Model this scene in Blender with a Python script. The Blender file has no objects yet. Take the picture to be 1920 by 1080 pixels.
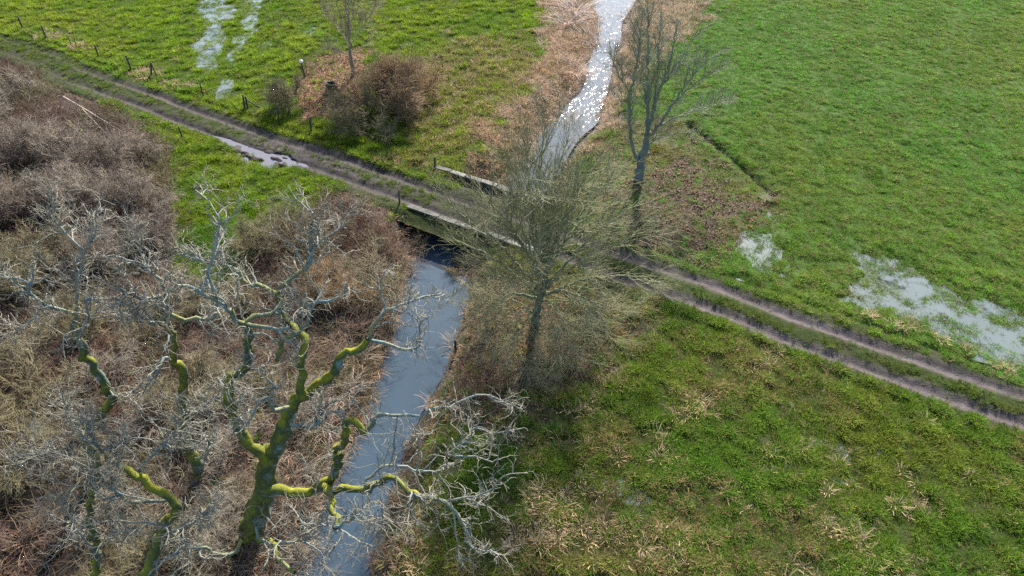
import bpy, math, random
import numpy as np
from mathutils import Vector, Matrix
R = math.radians
SC = bpy.context.scene
COL = SC.collection

# ------------------------------------------------------------------ camera, sky, sun, exposure
H_CAM, PITCH, FPX = 24.3, R(40.4), 1371.0          # height (m), tilt below the horizon, focal length in photo pixels
cam_d = bpy.data.cameras.new('camera'); cam_d.sensor_width = 36; cam_d.lens = FPX / 1920 * 36
cam_d.clip_end = 6000; cam_d.clip_start = .1
cam = bpy.data.objects.new('camera', cam_d); COL.objects.link(cam)
cam.location = (0, 0, H_CAM); cam.rotation_euler = (R(90) - PITCH, 0, 0)
SC.camera = cam

SUN_EL, SUN_AZ = R(36), R(13)                        # azimuth clockwise from +Y
world = bpy.data.worlds.new('World'); SC.world = world; world.use_nodes = True
wn = world.node_tree; wn.nodes.clear()
wo = wn.nodes.new('ShaderNodeOutputWorld'); wb = wn.nodes.new('ShaderNodeBackground')
sk = wn.nodes.new('ShaderNodeTexSky'); sk.sky_type = 'NISHITA'; sk.sun_disc = False
sk.sun_elevation = SUN_EL; sk.sun_rotation = SUN_AZ; sk.air_density = 1.0; sk.dust_density = 1.0; sk.ozone_density = 1.0
wb.inputs['Strength'].default_value = .12
wn.links.new(sk.outputs[0], wb.inputs[0]); wn.links.new(wb.outputs[0], wo.inputs[0])
sl = bpy.data.lights.new('sun', 'SUN'); sl.energy = 5.0; sl.angle = R(2.2); sl.color = (1, .94, .84)
so = bpy.data.objects.new('sun', sl); COL.objects.link(so)
sdir = Vector((math.sin(SUN_AZ) * math.cos(SUN_EL), math.cos(SUN_AZ) * math.cos(SUN_EL), math.sin(SUN_EL)))
so.rotation_euler = sdir.to_track_quat('Z', 'Y').to_euler(); so.location = (0, 0, 60)
SC.view_settings.view_transform = 'Standard'; SC.view_settings.look = 'None'
SC.view_settings.exposure = 1.46; SC.view_settings.gamma = 1; SC.view_settings.use_curve_mapping = False
SC.render.engine = 'CYCLES'
SC.cycles.max_bounces = 6; SC.cycles.diffuse_bounces = 2; SC.cycles.glossy_bounces = 2
SC.cycles.transmission_bounces = 3; SC.cycles.caustics_reflective = False; SC.cycles.caustics_refractive = False
SC.cycles.use_denoising = False; SC.cycles.sample_clamp_indirect = 1.0

# ------------------------------------------------------------------ maths helpers
CT, ST = math.cos(PITCH), math.sin(PITCH)
def ray(px, py):
    a, b = (px - 960) / FPX, (540 - py) / FPX
    return np.array([a, CT + b * ST, -ST + b * CT])
def at(px, py, z=0.0):                               # photo pixel -> point of the level z
    d = ray(px, py); return np.array([0, 0, H_CAM]) + d * ((z - H_CAM) / d[2])
def at_y(px, py, Y):                                 # photo pixel -> point at the distance Y ahead
    d = ray(px, py); return np.array([0, 0, H_CAM]) + d * (Y / d[1])
def to_px(x, y, z=0.0):
    dz = z - H_CAM; zc = y * CT - dz * ST
    return 960 + FPX * x / zc, 540 - FPX * (y * ST + dz * CT) / zc
def smooth(t): t = np.clip(t, 0, 1); return t * t * (3 - 2 * t)
_tab = np.random.default_rng(5).random((256, 256))
def vn(x, y, f, sd=0):
    x = np.asarray(x) * f + sd * 17.31; y = np.asarray(y) * f + sd * 9.77
    xi = np.floor(x).astype(int); yi = np.floor(y).astype(int); u = smooth(x - xi); v = smooth(y - yi)
    a, b = _tab[xi & 255, yi & 255], _tab[(xi + 1) & 255, yi & 255]
    c, d = _tab[xi & 255, (yi + 1) & 255], _tab[(xi + 1) & 255, (yi + 1) & 255]
    return (a * (1 - u) + b * u) * (1 - v) + (c * (1 - u) + d * u) * v
def fbm(x, y, f, sd=0, o=3):
    s = 0; w = 0
    for i in range(o): s = s + vn(x, y, f * 2.03 ** i, sd + i) * .5 ** i; w += .5 ** i
    return s / w
def poly_sd(poly, x, y):                             # signed distance, positive inside
    x = np.asarray(x, float); y = np.asarray(y, float)
    d2 = np.full(x.shape, 1e18); ins = np.zeros(x.shape, bool); n = len(poly)
    for i in range(n):
        (ax, ay), (bx, by) = poly[i], poly[(i + 1) % n]
        ex, ey = bx - ax, by - ay; l2 = ex * ex + ey * ey + 1e-12
        t = np.clip(((x - ax) * ex + (y - ay) * ey) / l2, 0, 1)
        d2 = np.minimum(d2, (x - ax - t * ex) ** 2 + (y - ay - t * ey) ** 2)
        c = ((ay > y) != (by > y)) & (x < ex * (y - ay) / (by - ay + 1e-12) + ax)
        ins ^= c
    return np.where(ins, 1, -1) * np.sqrt(d2)
def line_d(pts, x, y):                               # distance, arclength, signed side offset
    x = np.asarray(x, float); y = np.asarray(y, float)
    best = np.full(x.shape, 1e18); ss = np.zeros(x.shape); tt = np.zeros(x.shape); acc = 0
    for i in range(len(pts) - 1):
        ax, ay = pts[i]; bx, by = pts[i + 1]; ex, ey = bx - ax, by - ay; L = math.hypot(ex, ey)
        t = np.clip(((x - ax) * ex + (y - ay) * ey) / (L * L), 0, 1)
        dx, dy = x - ax - t * ex, y - ay - t * ey; d = dx * dx + dy * dy
        m = d < best; best = np.where(m, d, best); ss = np.where(m, acc + t * L, ss)
        tt = np.where(m, np.sign(ex * dy - ey * dx) * np.sqrt(d), tt); acc += L
    return np.sqrt(best), ss, tt
def P(lst, z=0.0): return [tuple(at(a, b, z)[:2]) for a, b in lst]
def cat_rom(pts, n):
    pts = np.asarray(pts, float); m = len(pts)
    seg = np.linalg.norm(np.diff(pts, axis=0), axis=1); s = np.r_[0, np.cumsum(seg)]
    q = np.linspace(0, s[-1], n); i = np.clip(np.searchsorted(s, q, 'right') - 1, 0, m - 2)
    t = ((q - s[i]) / np.maximum(seg[i], 1e-9))[:, None]
    g = lambda k: pts[np.clip(k, 0, m - 1)]
    p0, p1, p2, p3 = g(i - 1), g(i), g(i + 1), g(i + 2)
    return .5 * (2 * p1 + (p2 - p0) * t + (2 * p0 - 5 * p1 + 4 * p2 - p3) * t ** 2 + (3 * p1 - p0 - 3 * p2 + p3) * t ** 3)

# ------------------------------------------------------------------ mesh and object helpers
def mesh_np(name, V, F, mat=None, attrs=None, smooth_=True):
    V = np.asarray(V, np.float32); me = bpy.data.meshes.new(name)
    if isinstance(F, np.ndarray): F = [F]
    me.vertices.add(len(V)); me.vertices.foreach_set('co', V.ravel())
    loops = np.concatenate([f.ravel() for f in F]).astype(np.int32)
    tot = np.concatenate([np.full(len(f), f.shape[1]) for f in F]).astype(np.int32)
    me.loops.add(len(loops)); me.loops.foreach_set('vertex_index', loops)
    me.polygons.add(len(tot)); me.polygons.foreach_set('loop_start', np.r_[0, np.cumsum(tot)[:-1]].astype(np.int32))
    try: me.polygons.foreach_set('loop_total', tot)
    except Exception: pass
    if smooth_: me.polygons.foreach_set('use_smooth', np.ones(len(tot), bool))
    for k, a in (attrs or {}).items():
        a = np.asarray(a, np.float32)
        if a.ndim == 1: me.attributes.new(k, 'FLOAT', 'POINT').data.foreach_set('value', a)
        else: me.attributes.new(k, 'FLOAT_COLOR', 'POINT').data.foreach_set('color', np.c_[a, np.ones(len(a))].astype(np.float32).ravel())
    me.update(calc_edges=True); me.validate()
    if mat: me.materials.append(mat)
    return me
def link(name, me, parent=None, loc=None):
    o = bpy.data.objects.new(name, me); COL.objects.link(o)
    if parent: o.parent = parent
    if loc is not None: o.location = loc
    return o
def tag(o, label=None, cat=None, group=None, kind=None):
    for k, v in (('label', label), ('category', cat), ('group', group), ('kind', kind)):
        if v: o[k] = v
    return o
def thing(name, label, cat, loc=(0, 0, 0), rz=0, group=None):
    o = bpy.data.objects.new(name, None); COL.objects.link(o); o.empty_display_size = .3
    o.location = loc; o.rotation_euler = (0, 0, rz); return tag(o, label, cat, group)
def copy_tree(o, parent=None):
    c = o.copy(); COL.objects.link(c); c.parent = parent
    for ch in KIDS.get(o.name, []): 
        k = ch.copy(); COL.objects.link(k); k.parent = c
    return c
KIDS = {}
def tubes(Pp, Rr, sides=3):
    """Pp (N,K,3), Rr (N,K) -> verts, quads, radius attribute"""
    N, K, _ = Pp.shape
    T = np.gradient(Pp, axis=1); T /= np.linalg.norm(T, axis=2, keepdims=True) + 1e-9
    m = Pp[:, -1] - Pp[:, 0]; m = m / (np.linalg.norm(m, axis=1, keepdims=True) + 1e-9)
    ref = np.where(np.abs(m[:, 2:3]) > .8, np.array([[1., 0, 0]]), np.array([[0, 0, 1.]]))
    A = np.cross(T, ref[:, None, :]); A /= np.linalg.norm(A, axis=2, keepdims=True) + 1e-9
    B = np.cross(T, A)
    an = np.arange(sides) * 2 * math.pi / sides
    V = Pp[:, :, None, :] + Rr[:, :, None, None] * (A[:, :, None, :] * np.cos(an)[None, None, :, None] + B[:, :, None, :] * np.sin(an)[None, None, :, None])
    idx = np.arange(N * K * sides).reshape(N, K, sides)
    a = idx[:, :-1]; b = np.roll(a, -1, 2); d = idx[:, 1:]; c = np.roll(d, -1, 2)
    F = np.stack([a, b, c, d], -1).reshape(-1, 4)
    return V.reshape(-1, 3), F, np.repeat(Rr.reshape(-1), sides)
def join_tubes(lst):
    Vs, Fs, As = [], [], []; o = 0
    for V, F, a in lst: Vs.append(V); Fs.append(F + o); As.append(a); o += len(V)
    return np.concatenate(Vs), np.concatenate(Fs), np.concatenate(As)
def grow(rg, Pp, Rr, n, tr=(.25, 1), ang=(30, 65), ln=(.5, 1), k=4, wob=.2, up=.1, r0=.01, taper=.35, shrink=.45, out=None):
    L = np.linalg.norm(np.diff(Pp, axis=1), axis=2).sum(1); i = rg.choice(len(Pp), n, p=L / L.sum())
    K = Pp.shape[1]; t = rg.uniform(*tr, n); f = t * (K - 1); j = np.minimum(f.astype(int), K - 2); u = (f - j)[:, None]
    pos = Pp[i, j] * (1 - u) + Pp[i, j + 1] * u; tan = Pp[i, j + 1] - Pp[i, j]; tan /= np.linalg.norm(tan, axis=1, keepdims=True) + 1e-9
    rad = Rr[i, j] * (1 - u[:, 0]) + Rr[i, j + 1] * u[:, 0]
    q = rg.normal(size=(n, 3)); q -= (q * tan).sum(1, keepdims=True) * tan; q /= np.linalg.norm(q, axis=1, keepdims=True) + 1e-9
    a = np.radians(rg.uniform(*ang, n))[:, None]
    d = np.cos(a) * tan + np.sin(a) * q; d[:, 2] += up; d /= np.linalg.norm(d, axis=1, keepdims=True)
    ll = rg.uniform(*ln, n) * (1 - shrink * t); st = (ll / (k - 1))[:, None]
    pts = [pos]
    for s in range(k - 1):
        pts.append(pts[-1] + d * st)
        d = d + rg.normal(size=(n, 3)) * wob; d[:, 2] += up * .3; d /= np.linalg.norm(d, axis=1, keepdims=True)
    rs = np.minimum(rad * .85, r0 * rg.uniform(.75, 1.3, n)); rr = rs[:, None] * np.linspace(1, taper, k)[None]
    return np.stack(pts, 1), rr

# ------------------------------------------------------------------ materials
def nodes(name):
    m = bpy.data.materials.new(name); m.use_nodes = True; nt = m.node_tree; nt.nodes.clear()
    o = nt.nodes.new('ShaderNodeOutputMaterial'); b = nt.nodes.new('ShaderNodeBsdfPrincipled'); nt.links.new(b.outputs[0], o.inputs[0])
    return m, nt, b, o
def N(nt, t, **kw):
    n = nt.nodes.new(t)
    for k, v in kw.items():
        if k.startswith('i_'): n.inputs[k[2:].replace('_', ' ')].default_value = v
        else: setattr(n, k, v)
    return n
def mixc(nt, fac, a, b, blend='MIX'):
    n = nt.nodes.new('ShaderNodeMix'); n.data_type = 'RGBA'; n.blend_type = blend
    for s, v in ((n.inputs[0], fac), (n.inputs[6], a), (n.inputs[7], b)):
        if hasattr(v, 'is_linked') or isinstance(v, bpy.types.NodeSocket): nt.links.new(v, s)
        else: s.default_value = v if not isinstance(v, tuple) else (*v, 1)
    return n.outputs[2]
def ramp(nt, src, stops):
    r = nt.nodes.new('ShaderNodeValToRGB'); e = r.color_ramp.elements
    while len(e) < len(stops): e.new(.5)
    for el, (p, c) in zip(e, stops): el.position = p; el.color = (*c, 1) if isinstance(c, tuple) else (c, c, c, 1)
    nt.links.new(src, r.inputs[0]); return r.outputs[0]
def noise(nt, scale, detail=4, rough=.55, vec=None):
    n = N(nt, 'ShaderNodeTexNoise'); n.inputs['Scale'].default_value = scale; n.inputs['Detail'].default_value = detail; n.inputs['Roughness'].default_value = rough
    if vec is not None: nt.links.new(vec, n.inputs['Vector'])
    return n.outputs['Fac']
def objco(nt): return nt.nodes.new('ShaderNodeTexCoord').outputs['Object']
def bump(nt, b, h, s, dist=.05):
    n = N(nt, 'ShaderNodeBump'); n.inputs['Strength'].default_value = s; n.inputs['Distance'].default_value = dist
    nt.links.new(h, n.inputs['Height']); nt.links.new(n.outputs[0], b.inputs['Normal']); return n

def tint_ground(name, bs=.6, wet=True, fs=9):
    m, nt, b, o = nodes(name); a = N(nt, 'ShaderNodeAttribute', attribute_name='tint'); v = objco(nt)
    f = noise(nt, fs, 6, .65, v); f2 = noise(nt, 1.3, 4, .6, v)
    c = mixc(nt, 1.0, a.outputs['Color'], ramp(nt, f, [(.25, .55), (.75, 1.4)]), 'MULTIPLY')
    c = mixc(nt, 1.0, c, ramp(nt, f2, [(.3, .8), (.7, 1.2)]), 'MULTIPLY')
    nt.links.new(c, b.inputs['Base Color']); bump(nt, b, f, bs, .08)
    if wet:
        w = N(nt, 'ShaderNodeAttribute', attribute_name='wet')
        r = N(nt, 'ShaderNodeMapRange'); nt.links.new(w.outputs['Fac'], r.inputs[0]); r.inputs[3].default_value = .95; r.inputs[4].default_value = .5
        nt.links.new(r.outputs[0], b.inputs['Roughness'])
    else: b.inputs['Roughness'].default_value = .95
    b.inputs['Specular IOR Level'].default_value = .1
    return m
M_GROUND = tint_ground('soil and thatch'); M_TRACK = tint_ground('wheel worn mud', .8, fs=14)

def water(name, base, bumpk, scale, ripple=False, rough=.04):
    m, nt, b, o = nodes(name); v = objco(nt)
    n1 = noise(nt, .5, 3, .5, v)
    nt.links.new(mixc(nt, n1, base, tuple(x * .7 for x in base)), b.inputs['Base Color'])
    b.inputs['Roughness'].default_value = rough; b.inputs['IOR'].default_value = 1.333; b.inputs['Specular IOR Level'].default_value = .5
    mp = N(nt, 'ShaderNodeMapping'); mp.inputs['Scale'].default_value = (1, .75, 1); nt.links.new(v, mp.inputs[0])
    f = noise(nt, scale, 3, .55, mp.outputs[0])
    bn = bump(nt, b, f, bumpk, .1)
    if ripple:
        a = N(nt, 'ShaderNodeAttribute', attribute_name='riffle')
        r = N(nt, 'ShaderNodeMapRange'); nt.links.new(a.outputs['Fac'], r.inputs[0]); r.inputs[3].default_value = bumpk * .05; r.inputs[4].default_value = bumpk
        nt.links.new(r.outputs[0], bn.inputs['Strength'])
        r2 = N(nt, 'ShaderNodeMapRange'); nt.links.new(a.outputs['Fac'], r2.inputs[0]); r2.inputs[3].default_value = rough; r2.inputs[4].default_value = .075
        nt.links.new(r2.outputs[0], b.inputs['Roughness'])
    return m
M_STREAM = water('murky stream water', (.045, .07, .095), .85, 1.7, True, .03)
M_FLOOD = water('standing flood water', (.135, .16, .155), .02, 2.5, rough=.08)
def shallow(m):                                      # clear where it only just covers the grass
    nt = m.node_tree; b = next(n for n in nt.nodes if n.type == 'BSDF_PRINCIPLED'); o = next(n for n in nt.nodes if n.type == 'OUTPUT_MATERIAL')
    t = nt.nodes.new('ShaderNodeBsdfTransparent'); mx = nt.nodes.new('ShaderNodeMixShader')
    nt.links.new(ramp(nt, noise(nt, .75, 6, .65, objco(nt)), [(.37, .25), (.47, .97)]), mx.inputs[0])
    nt.links.new(t.outputs[0], mx.inputs[1]); nt.links.new(b.outputs[0], mx.inputs[2]); nt.links.new(mx.outputs[0], o.inputs[0])
shallow(M_FLOOD)
M_PUDDLE = water('puddle water', (.15, .14, .155), .02, 3, rough=.03)

def leafy(name, attr='tint', inst=True, trans=.5, var=.35):
    m, nt, b, o = nodes(name)
    a = N(nt, 'ShaderNodeAttribute', attribute_name=attr)
    if inst: a.attribute_type = 'INSTANCER'
    r = N(nt, 'ShaderNodeAttribute', attribute_name='rnd')
    c = mixc(nt, 1.0, a.outputs['Color'], ramp(nt, r.outputs['Fac'], [(0, (1 - var * 1.3, 1 - var * 1.1, 1 - var)), (.5, (.95, .97, .9)), (1, (1 + var * 2.2, 1 + var * 1.2, 1 + var))]), 'MULTIPLY')
    nt.links.new(c, b.inputs['Base Color']); b.inputs['Roughness'].default_value = .6; b.inputs['Specular IOR Level'].default_value = .12
    t = N(nt, 'ShaderNodeBsdfTranslucent'); nt.links.new(c, t.inputs[0])
    mx = N(nt, 'ShaderNodeMixShader'); mx.inputs[0].default_value = trans
    nt.links.new(b.outputs[0], mx.inputs[1]); nt.links.new(t.outputs[0], mx.inputs[2]); nt.links.new(mx.outputs[0], o.inputs[0])
    return m
M_GRASS = leafy('grass blades'); M_LEAF = leafy('fallen leaves', trans=.2); M_REED = leafy('dry reed blades', trans=.3)

def twigm(name, c1, c2, c3=None, rough=.8):
    m, nt, b, o = nodes(name); v = objco(nt)
    oi = N(nt, 'ShaderNodeObjectInfo')
    c = mixc(nt, oi.outputs['Random'], c1, c2)
    f = noise(nt, 2.2, 3, .6, v)
    c = mixc(nt, ramp(nt, f, [(.42, 0.), (.62, 1.)]), c, c3 or tuple(x * .6 for x in c1))
    nt.links.new(c, b.inputs['Base Color']); b.inputs['Roughness'].default_value = rough; b.inputs['Specular IOR Level'].default_value = .3
    return m
def barkm(name, twig, lichen, dark, moss, moss_amt, r_moss=.07):
    """moss on the thick limbs, lichen on the middle ones, bare twigs"""
    m, nt, b, o = nodes(name); v = objco(nt)
    th = N(nt, 'ShaderNodeAttribute', attribute_name='thick')
    f = noise(nt, 1.6, 5, .65, v); f2 = noise(nt, 14, 4, .6, v)
    thk = N(nt, 'ShaderNodeMapRange'); nt.links.new(th.outputs['Fac'], thk.inputs[0]); thk.inputs[1].default_value = .012; thk.inputs[2].default_value = .04
    c = mixc(nt, thk.outputs[0], twig, mixc(nt, ramp(nt, f, [(.4, 0.), (.62, 1.)]), lichen, twig))
    c = mixc(nt, ramp(nt, f2, [(.45, 0.), (.7, .85)]), c, dark)
    g = N(nt, 'ShaderNodeNewGeometry'); sx = N(nt, 'ShaderNodeSeparateXYZ'); nt.links.new(g.outputs['Normal'], sx.inputs[0])
    mk = N(nt, 'ShaderNodeMapRange'); nt.links.new(th.outputs['Fac'], mk.inputs[0]); mk.inputs[1].default_value = r_moss * .45; mk.inputs[2].default_value = r_moss
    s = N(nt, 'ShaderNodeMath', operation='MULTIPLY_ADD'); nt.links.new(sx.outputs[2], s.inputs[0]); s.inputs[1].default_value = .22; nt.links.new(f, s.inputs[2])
    k = N(nt, 'ShaderNodeMath', operation='MULTIPLY'); nt.links.new(ramp(nt, s.outputs[0], [(.30, 0.), (.46, 1.)]), k.inputs[0]); nt.links.new(mk.outputs[0], k.inputs[1])
    k2 = N(nt, 'ShaderNodeMath', operation='MULTIPLY'); nt.links.new(k.outputs[0], k2.inputs[0]); k2.inputs[1].default_value = moss_amt
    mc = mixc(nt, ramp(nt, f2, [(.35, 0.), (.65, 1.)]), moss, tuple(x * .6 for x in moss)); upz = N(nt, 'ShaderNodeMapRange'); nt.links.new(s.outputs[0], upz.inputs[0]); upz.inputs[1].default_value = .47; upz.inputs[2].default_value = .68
    mc = mixc(nt, upz.outputs[0], (moss[0] * .20, moss[1] * .27, moss[2] * 1.4), mc)  # moss bright on top, dark on the sides: sun and shade painted in
    c = mixc(nt, k2.outputs[0], c, mc)
    nt.links.new(c, b.inputs['Base Color']); b.inputs['Roughness'].default_value = .85; b.inputs['Specular IOR Level'].default_value = .2
    bump(nt, b, f2, .7, .04); return m
M_OAK = barkm('mossy lichen bark', (.27, .25, .195), (.17, .245, .27), (.09, .09, .075), (.21, .215, .012), .95, .085)
M_GREENBARK = barkm('green algae bark', (.25, .245, .135), (.16, .20, .13), (.08, .09, .055), (.10, .14, .055), .5, .1)
M_RIVERBARK = barkm('grey green bark', (.24, .25, .17), (.17, .22, .17), (.07, .08, .065), (.13, .16, .09), .5, .12)
M_BROWNBARK = barkm('olive brown bark', (.34, .29, .20), (.26, .25, .17), (.13, .12, .08), (.13, .13, .05), .4, .1)
M_WILLOW = twigm('grey brown twigs', (.25, .20, .15), (.34, .28, .21), (.12, .088, .065))
M_BRAMBLE = twigm('reddish bramble canes', (.21, .13, .09), (.25, .17, .11), (.12, .075, .055))
M_THORN = twigm('tan olive twigs', (0.230, 0.198, 0.101), (0.194, 0.173, 0.090), (0.130, 0.101, 0.058))
M_PALE = twigm('pale dead stems', (0.304, 0.271, 0.198), (0.264, 0.224, 0.168), (0.172, 0.132, 0.099))
M_RUST = twigm('rusty brown twigs', (0.306, 0.204, 0.102), (0.272, 0.187, 0.106), (0.187, 0.123, 0.068))

def solid(name, c1, c2, scale=8, rough=.85, bs=.4, spec=.3):
    m, nt, b, o = nodes(name); v = objco(nt); f = noise(nt, scale, 6, .65, v)
    nt.links.new(mixc(nt, ramp(nt, f, [(.35, 0.), (.65, 1.)]), c1, c2), b.inputs['Base Color'])
    b.inputs['Roughness'].default_value = rough; b.inputs['Specular IOR Level'].default_value = spec; bump(nt, b, f, bs, .02); return m
M_POST = solid('dark weathered timber', (.035, .03, .028), (.07, .06, .05), 20)
M_POSTB = solid('brown stake timber', (.09, .07, .05), (.05, .045, .035), 20)
M_WHITE = solid('white painted cap', (.8, .8, .78), (.7, .7, .68), 10)
M_COPING = solid('weathered coping stone', (.19, .18, .16), (.065, .068, .048), 2.2)
_nt = M_COPING.node_tree; _b = next(n for n in _nt.nodes if n.type == 'BSDF_PRINCIPLED'); _c = _b.inputs['Base Color'].links[0].from_socket
_nt.links.new(mixc(_nt, 1.0, _c, ramp(_nt, N(_nt, 'ShaderNodeObjectInfo').outputs['Random'], [(0, .6), (1, 1.25)]), 'MULTIPLY'), _b.inputs['Base Color'])
M_BRICK = solid('damp mossy masonry', (.046, .040, .036), (.024, .023, .018), 5)
M_STUMP = solid('rotten stump wood', (.05, .045, .04), (.09, .08, .065), 9)
M_POLE = solid('bleached timber pole', (.38, .33, .27), (.28, .24, .19), 9)
M_POLED = solid('dark wet timber pole', (.06, .05, .05), (.09, .08, .07), 9)

# ------------------------------------------------------------------ layout of the place
SL = [(1100,-90),(1112,-30),(1117,10),(1123,50),(1124,80),(1112,98),(1106,120),(1100,150),(1088,176),(1068,192),(1050,220),(1020,247),(1005,285),(978,325),(945,360)]
SRt = [(1215,-90),(1200,-30),(1185,10),(1165,45),(1163,77),(1150,105),(1147,120),(1143,150),(1137,173),(1126,200),(1118,230),(1087,257),(1063,293),(1042,335),(1030,370)]
DL = [(790,452),(770,492),(764,530),(750,600),(733,655),(712,705),(694,765),(664,830),(640,880),(600,990),(556,1080),(500,1200)]
DR = [(892,490),(877,555),(861,605),(848,645),(833,692),(815,725),(788,775),(766,822),(742,885),(722,935),(702,1000),(690,1080),(676,1200)]
def lvl(py): return -.55 - .65 * min(max(py / 350, 0), 1) if py < 400 else -1.25
def edge(up, dn):
    a = [at(x, y, lvl(y)) for x, y in up]; b = [at(x, y, -1.25) for x, y in dn]
    a = [a[0] + (a[0] - a[1]) * 6] + a; b = b + [b[-1] + (b[-1] - b[-2]) * 2]
    return cat_rom(a + b, 160)
EL, ER = edge(SL, DL), edge(SRt, DR)
SCEN = (EL + ER) / 2; SHW = np.linalg.norm(ER[:, :2] - EL[:, :2], axis=1) / 2
_ss = np.r_[0, np.cumsum(np.linalg.norm(np.diff(SCEN[:, :2], axis=0), axis=1))]
def stream_d(x, y):
    d, s, t = line_d([tuple(p[:2]) for p in SCEN], x, y)
    hw = np.interp(s, _ss, SHW); lv = np.interp(s, _ss, SCEN[:, 2]); return d - hw, lv, s

TC_PX = [(-160,42),(-40,72),(75,107),(140,140),(215,168),(292,195),(343,215),(408,238),(492,269),(567,292),(633,313),(740,352),(815,378),(900,407),(1000,441),(1100,477),(1210,515),(1300,548),(1400,585),(1493,620),(1600,658),(1700,696),(1800,731),(1920,773),(2100,838)]
TC = cat_rom([at(a, b)[:2] for a, b in TC_PX], 90); TCL = [tuple(p) for p in TC]
T_LEN = np.linalg.norm(np.diff(TC, axis=0), axis=1).sum()

Z_SCRUB = P([(-600,60),(-100,85),(60,112),(200,192),(325,288),(330,400),(335,520),(430,560),(480,470),(560,400),(640,352),(720,352),(770,400),(785,470),(760,560),(740,640),(700,760),(640,880),(560,1080),(480,1300),(-700,1300)])
Z_LITTER = P([(590,108),(640,92),(690,104),(700,150),(690,200),(640,215),(580,225),(545,205),(560,150)])
Z_LIT2 = P([(1220,330),(1300,300),(1380,350),(1420,400),(1380,450),(1300,500),(1235,500),(1180,470),(1150,400)])
Z_LIT3 = P([(880,560),(1000,540),(1170,540),(1180,640),(1110,740),(1000,790),(880,800),(820,760),(850,640)])
Z_BANKUL = P([(1030,-80),(1120,-80),(1130,80),(1105,150),(1050,220),(1000,320),(950,360),(880,320),(915,250),(1000,170),(1020,60)])
Z_BANKUR = P([(1165,-80),(1340,-80),(1320,40),(1240,90),(1200,160),(1150,240),(1090,300),(1040,380),(1030,360),(1120,220),(1160,60)])
Z_OLIVE = P([(1120,230),(1230,215),(1330,270),(1440,370),(1440,420),(1400,460),(1260,500),(1100,470),(1040,400)])
Z_MID = P([(770,120),(860,70),(1010,60),(1010,170),(900,270),(860,330),(720,310),(770,230)])
Z_BANKDR = P([(890,500),(1000,520),(960,640),(880,760),(830,860),(780,980),(740,1200),(640,1200),(700,900),(800,730)])
Z_SHADE = P([(-200,930),(20,900),(100,930),(150,1000),(150,1200),(-200,1300)]); Z_SHADE2 = P([(490,560),(560,540),(640,590),(700,620),(660,650),(560,650),(500,620)])  # thicket floor with deep shade painted into its soil colour
Z_TRACKGRASS = P([(335,290),(420,300),(520,335),(640,340),(600,380),(500,440),(470,520),(420,560),(345,540),(330,420)])
FL = [P([(395,-60),(455,-60),(446,0),(436,50),(424,90),(404,132),(380,142),(358,115),(366,55)]), P([(470,-60),(525,-60),(512,0),(486,45),(462,85),(446,118),(428,134),(418,112),(442,60)]), P([(416,138),(432,140),(440,182),(424,194),(404,174)]),
      P([(1385,450),(1440,388),(1490,430),(1490,505),(1440,526),(1390,514),(1372,485)]),
      P([(1545,445),(1605,450),(1660,486),(1770,520),(1920,582),(2150,650),(2150,800),(1920,690),(1800,655),(1700,620),(1560,575),(1510,548),(1600,548),(1585,500)]),
      P([(470,85),(500,70),(510,95),(480,108)]), P([(925,30),(960,25),(965,60),(935,65)]), P([(560,40),(600,50),(590,85),(560,75)]),
      P([(1440,745),(1490,740),(1560,800),(1640,830),(1560,905),(1500,880),(1470,810)]),
      P([(1110,900),(1200,890),(1250,930),(1180,960),(1110,940)])]
FK = [1.05, 1.05, 1.05, 1.0, .98, .4, .35, .35, .42, .36]              # how open the water lies between the blades
Z_PUD = P([(412,260),(470,276),(548,297),(562,312),(530,322),(480,316),(432,294)])
DITCH = P([(1292,236),(1330,268),(1375,303),(1422,343),(1446,368)])

def flood(x, y):
    w = np.full(np.shape(x), 0.); wob = (fbm(x, y, .55, 3) - .5) * 3.2
    for p, k in zip(FL, FK): w = np.maximum(w, smooth((poly_sd(p, x, y) + wob + .5) / 1.6) * k)
    return w
def pud(x, y): return smooth((poly_sd(Z_PUD, x, y) + (fbm(x, y, 1.6, 8) - .5) * 1.6 + .35) / .7)
def base_z(x, y):
    z = .10 + (fbm(x, y, .35, 1) - .5) * .16 + (vn(x, y, 2.1, 2) - .5) * .10
    z = z - flood(x, y) * .20
    d, lv, _ = stream_d(x, y); dn = d + (fbm(x, y, .9, 6) - .5) * .6 + .12
    bank = lv + (0 - lv) * smooth((dn - .05) / 2.0); bank = np.where(d < 0, lv - .12 - .5 * smooth(-d / 1.0), np.maximum(bank, lv + .02))
    z = z * smooth(d / 2.2) + bank
    dd, _, _ = line_d(DITCH, x, y); z = z - .32 * np.exp(-(dd / .24) ** 2) + .06 * np.exp(-((dd - .7) / .4) ** 2)
    return z
def track_w(t): return 1 - smooth((np.abs(t) - 1.7) / .8)
def ground_z(x, y):
    z = base_z(x, y); d, s, t = line_d(TCL, x, y); d2, _, _ = stream_d(x, y)
    return z - np.where(d2 > 0, .28, 0) * track_w(t) - pud(x, y) * .1 * (1 - track_w(t))
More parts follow.
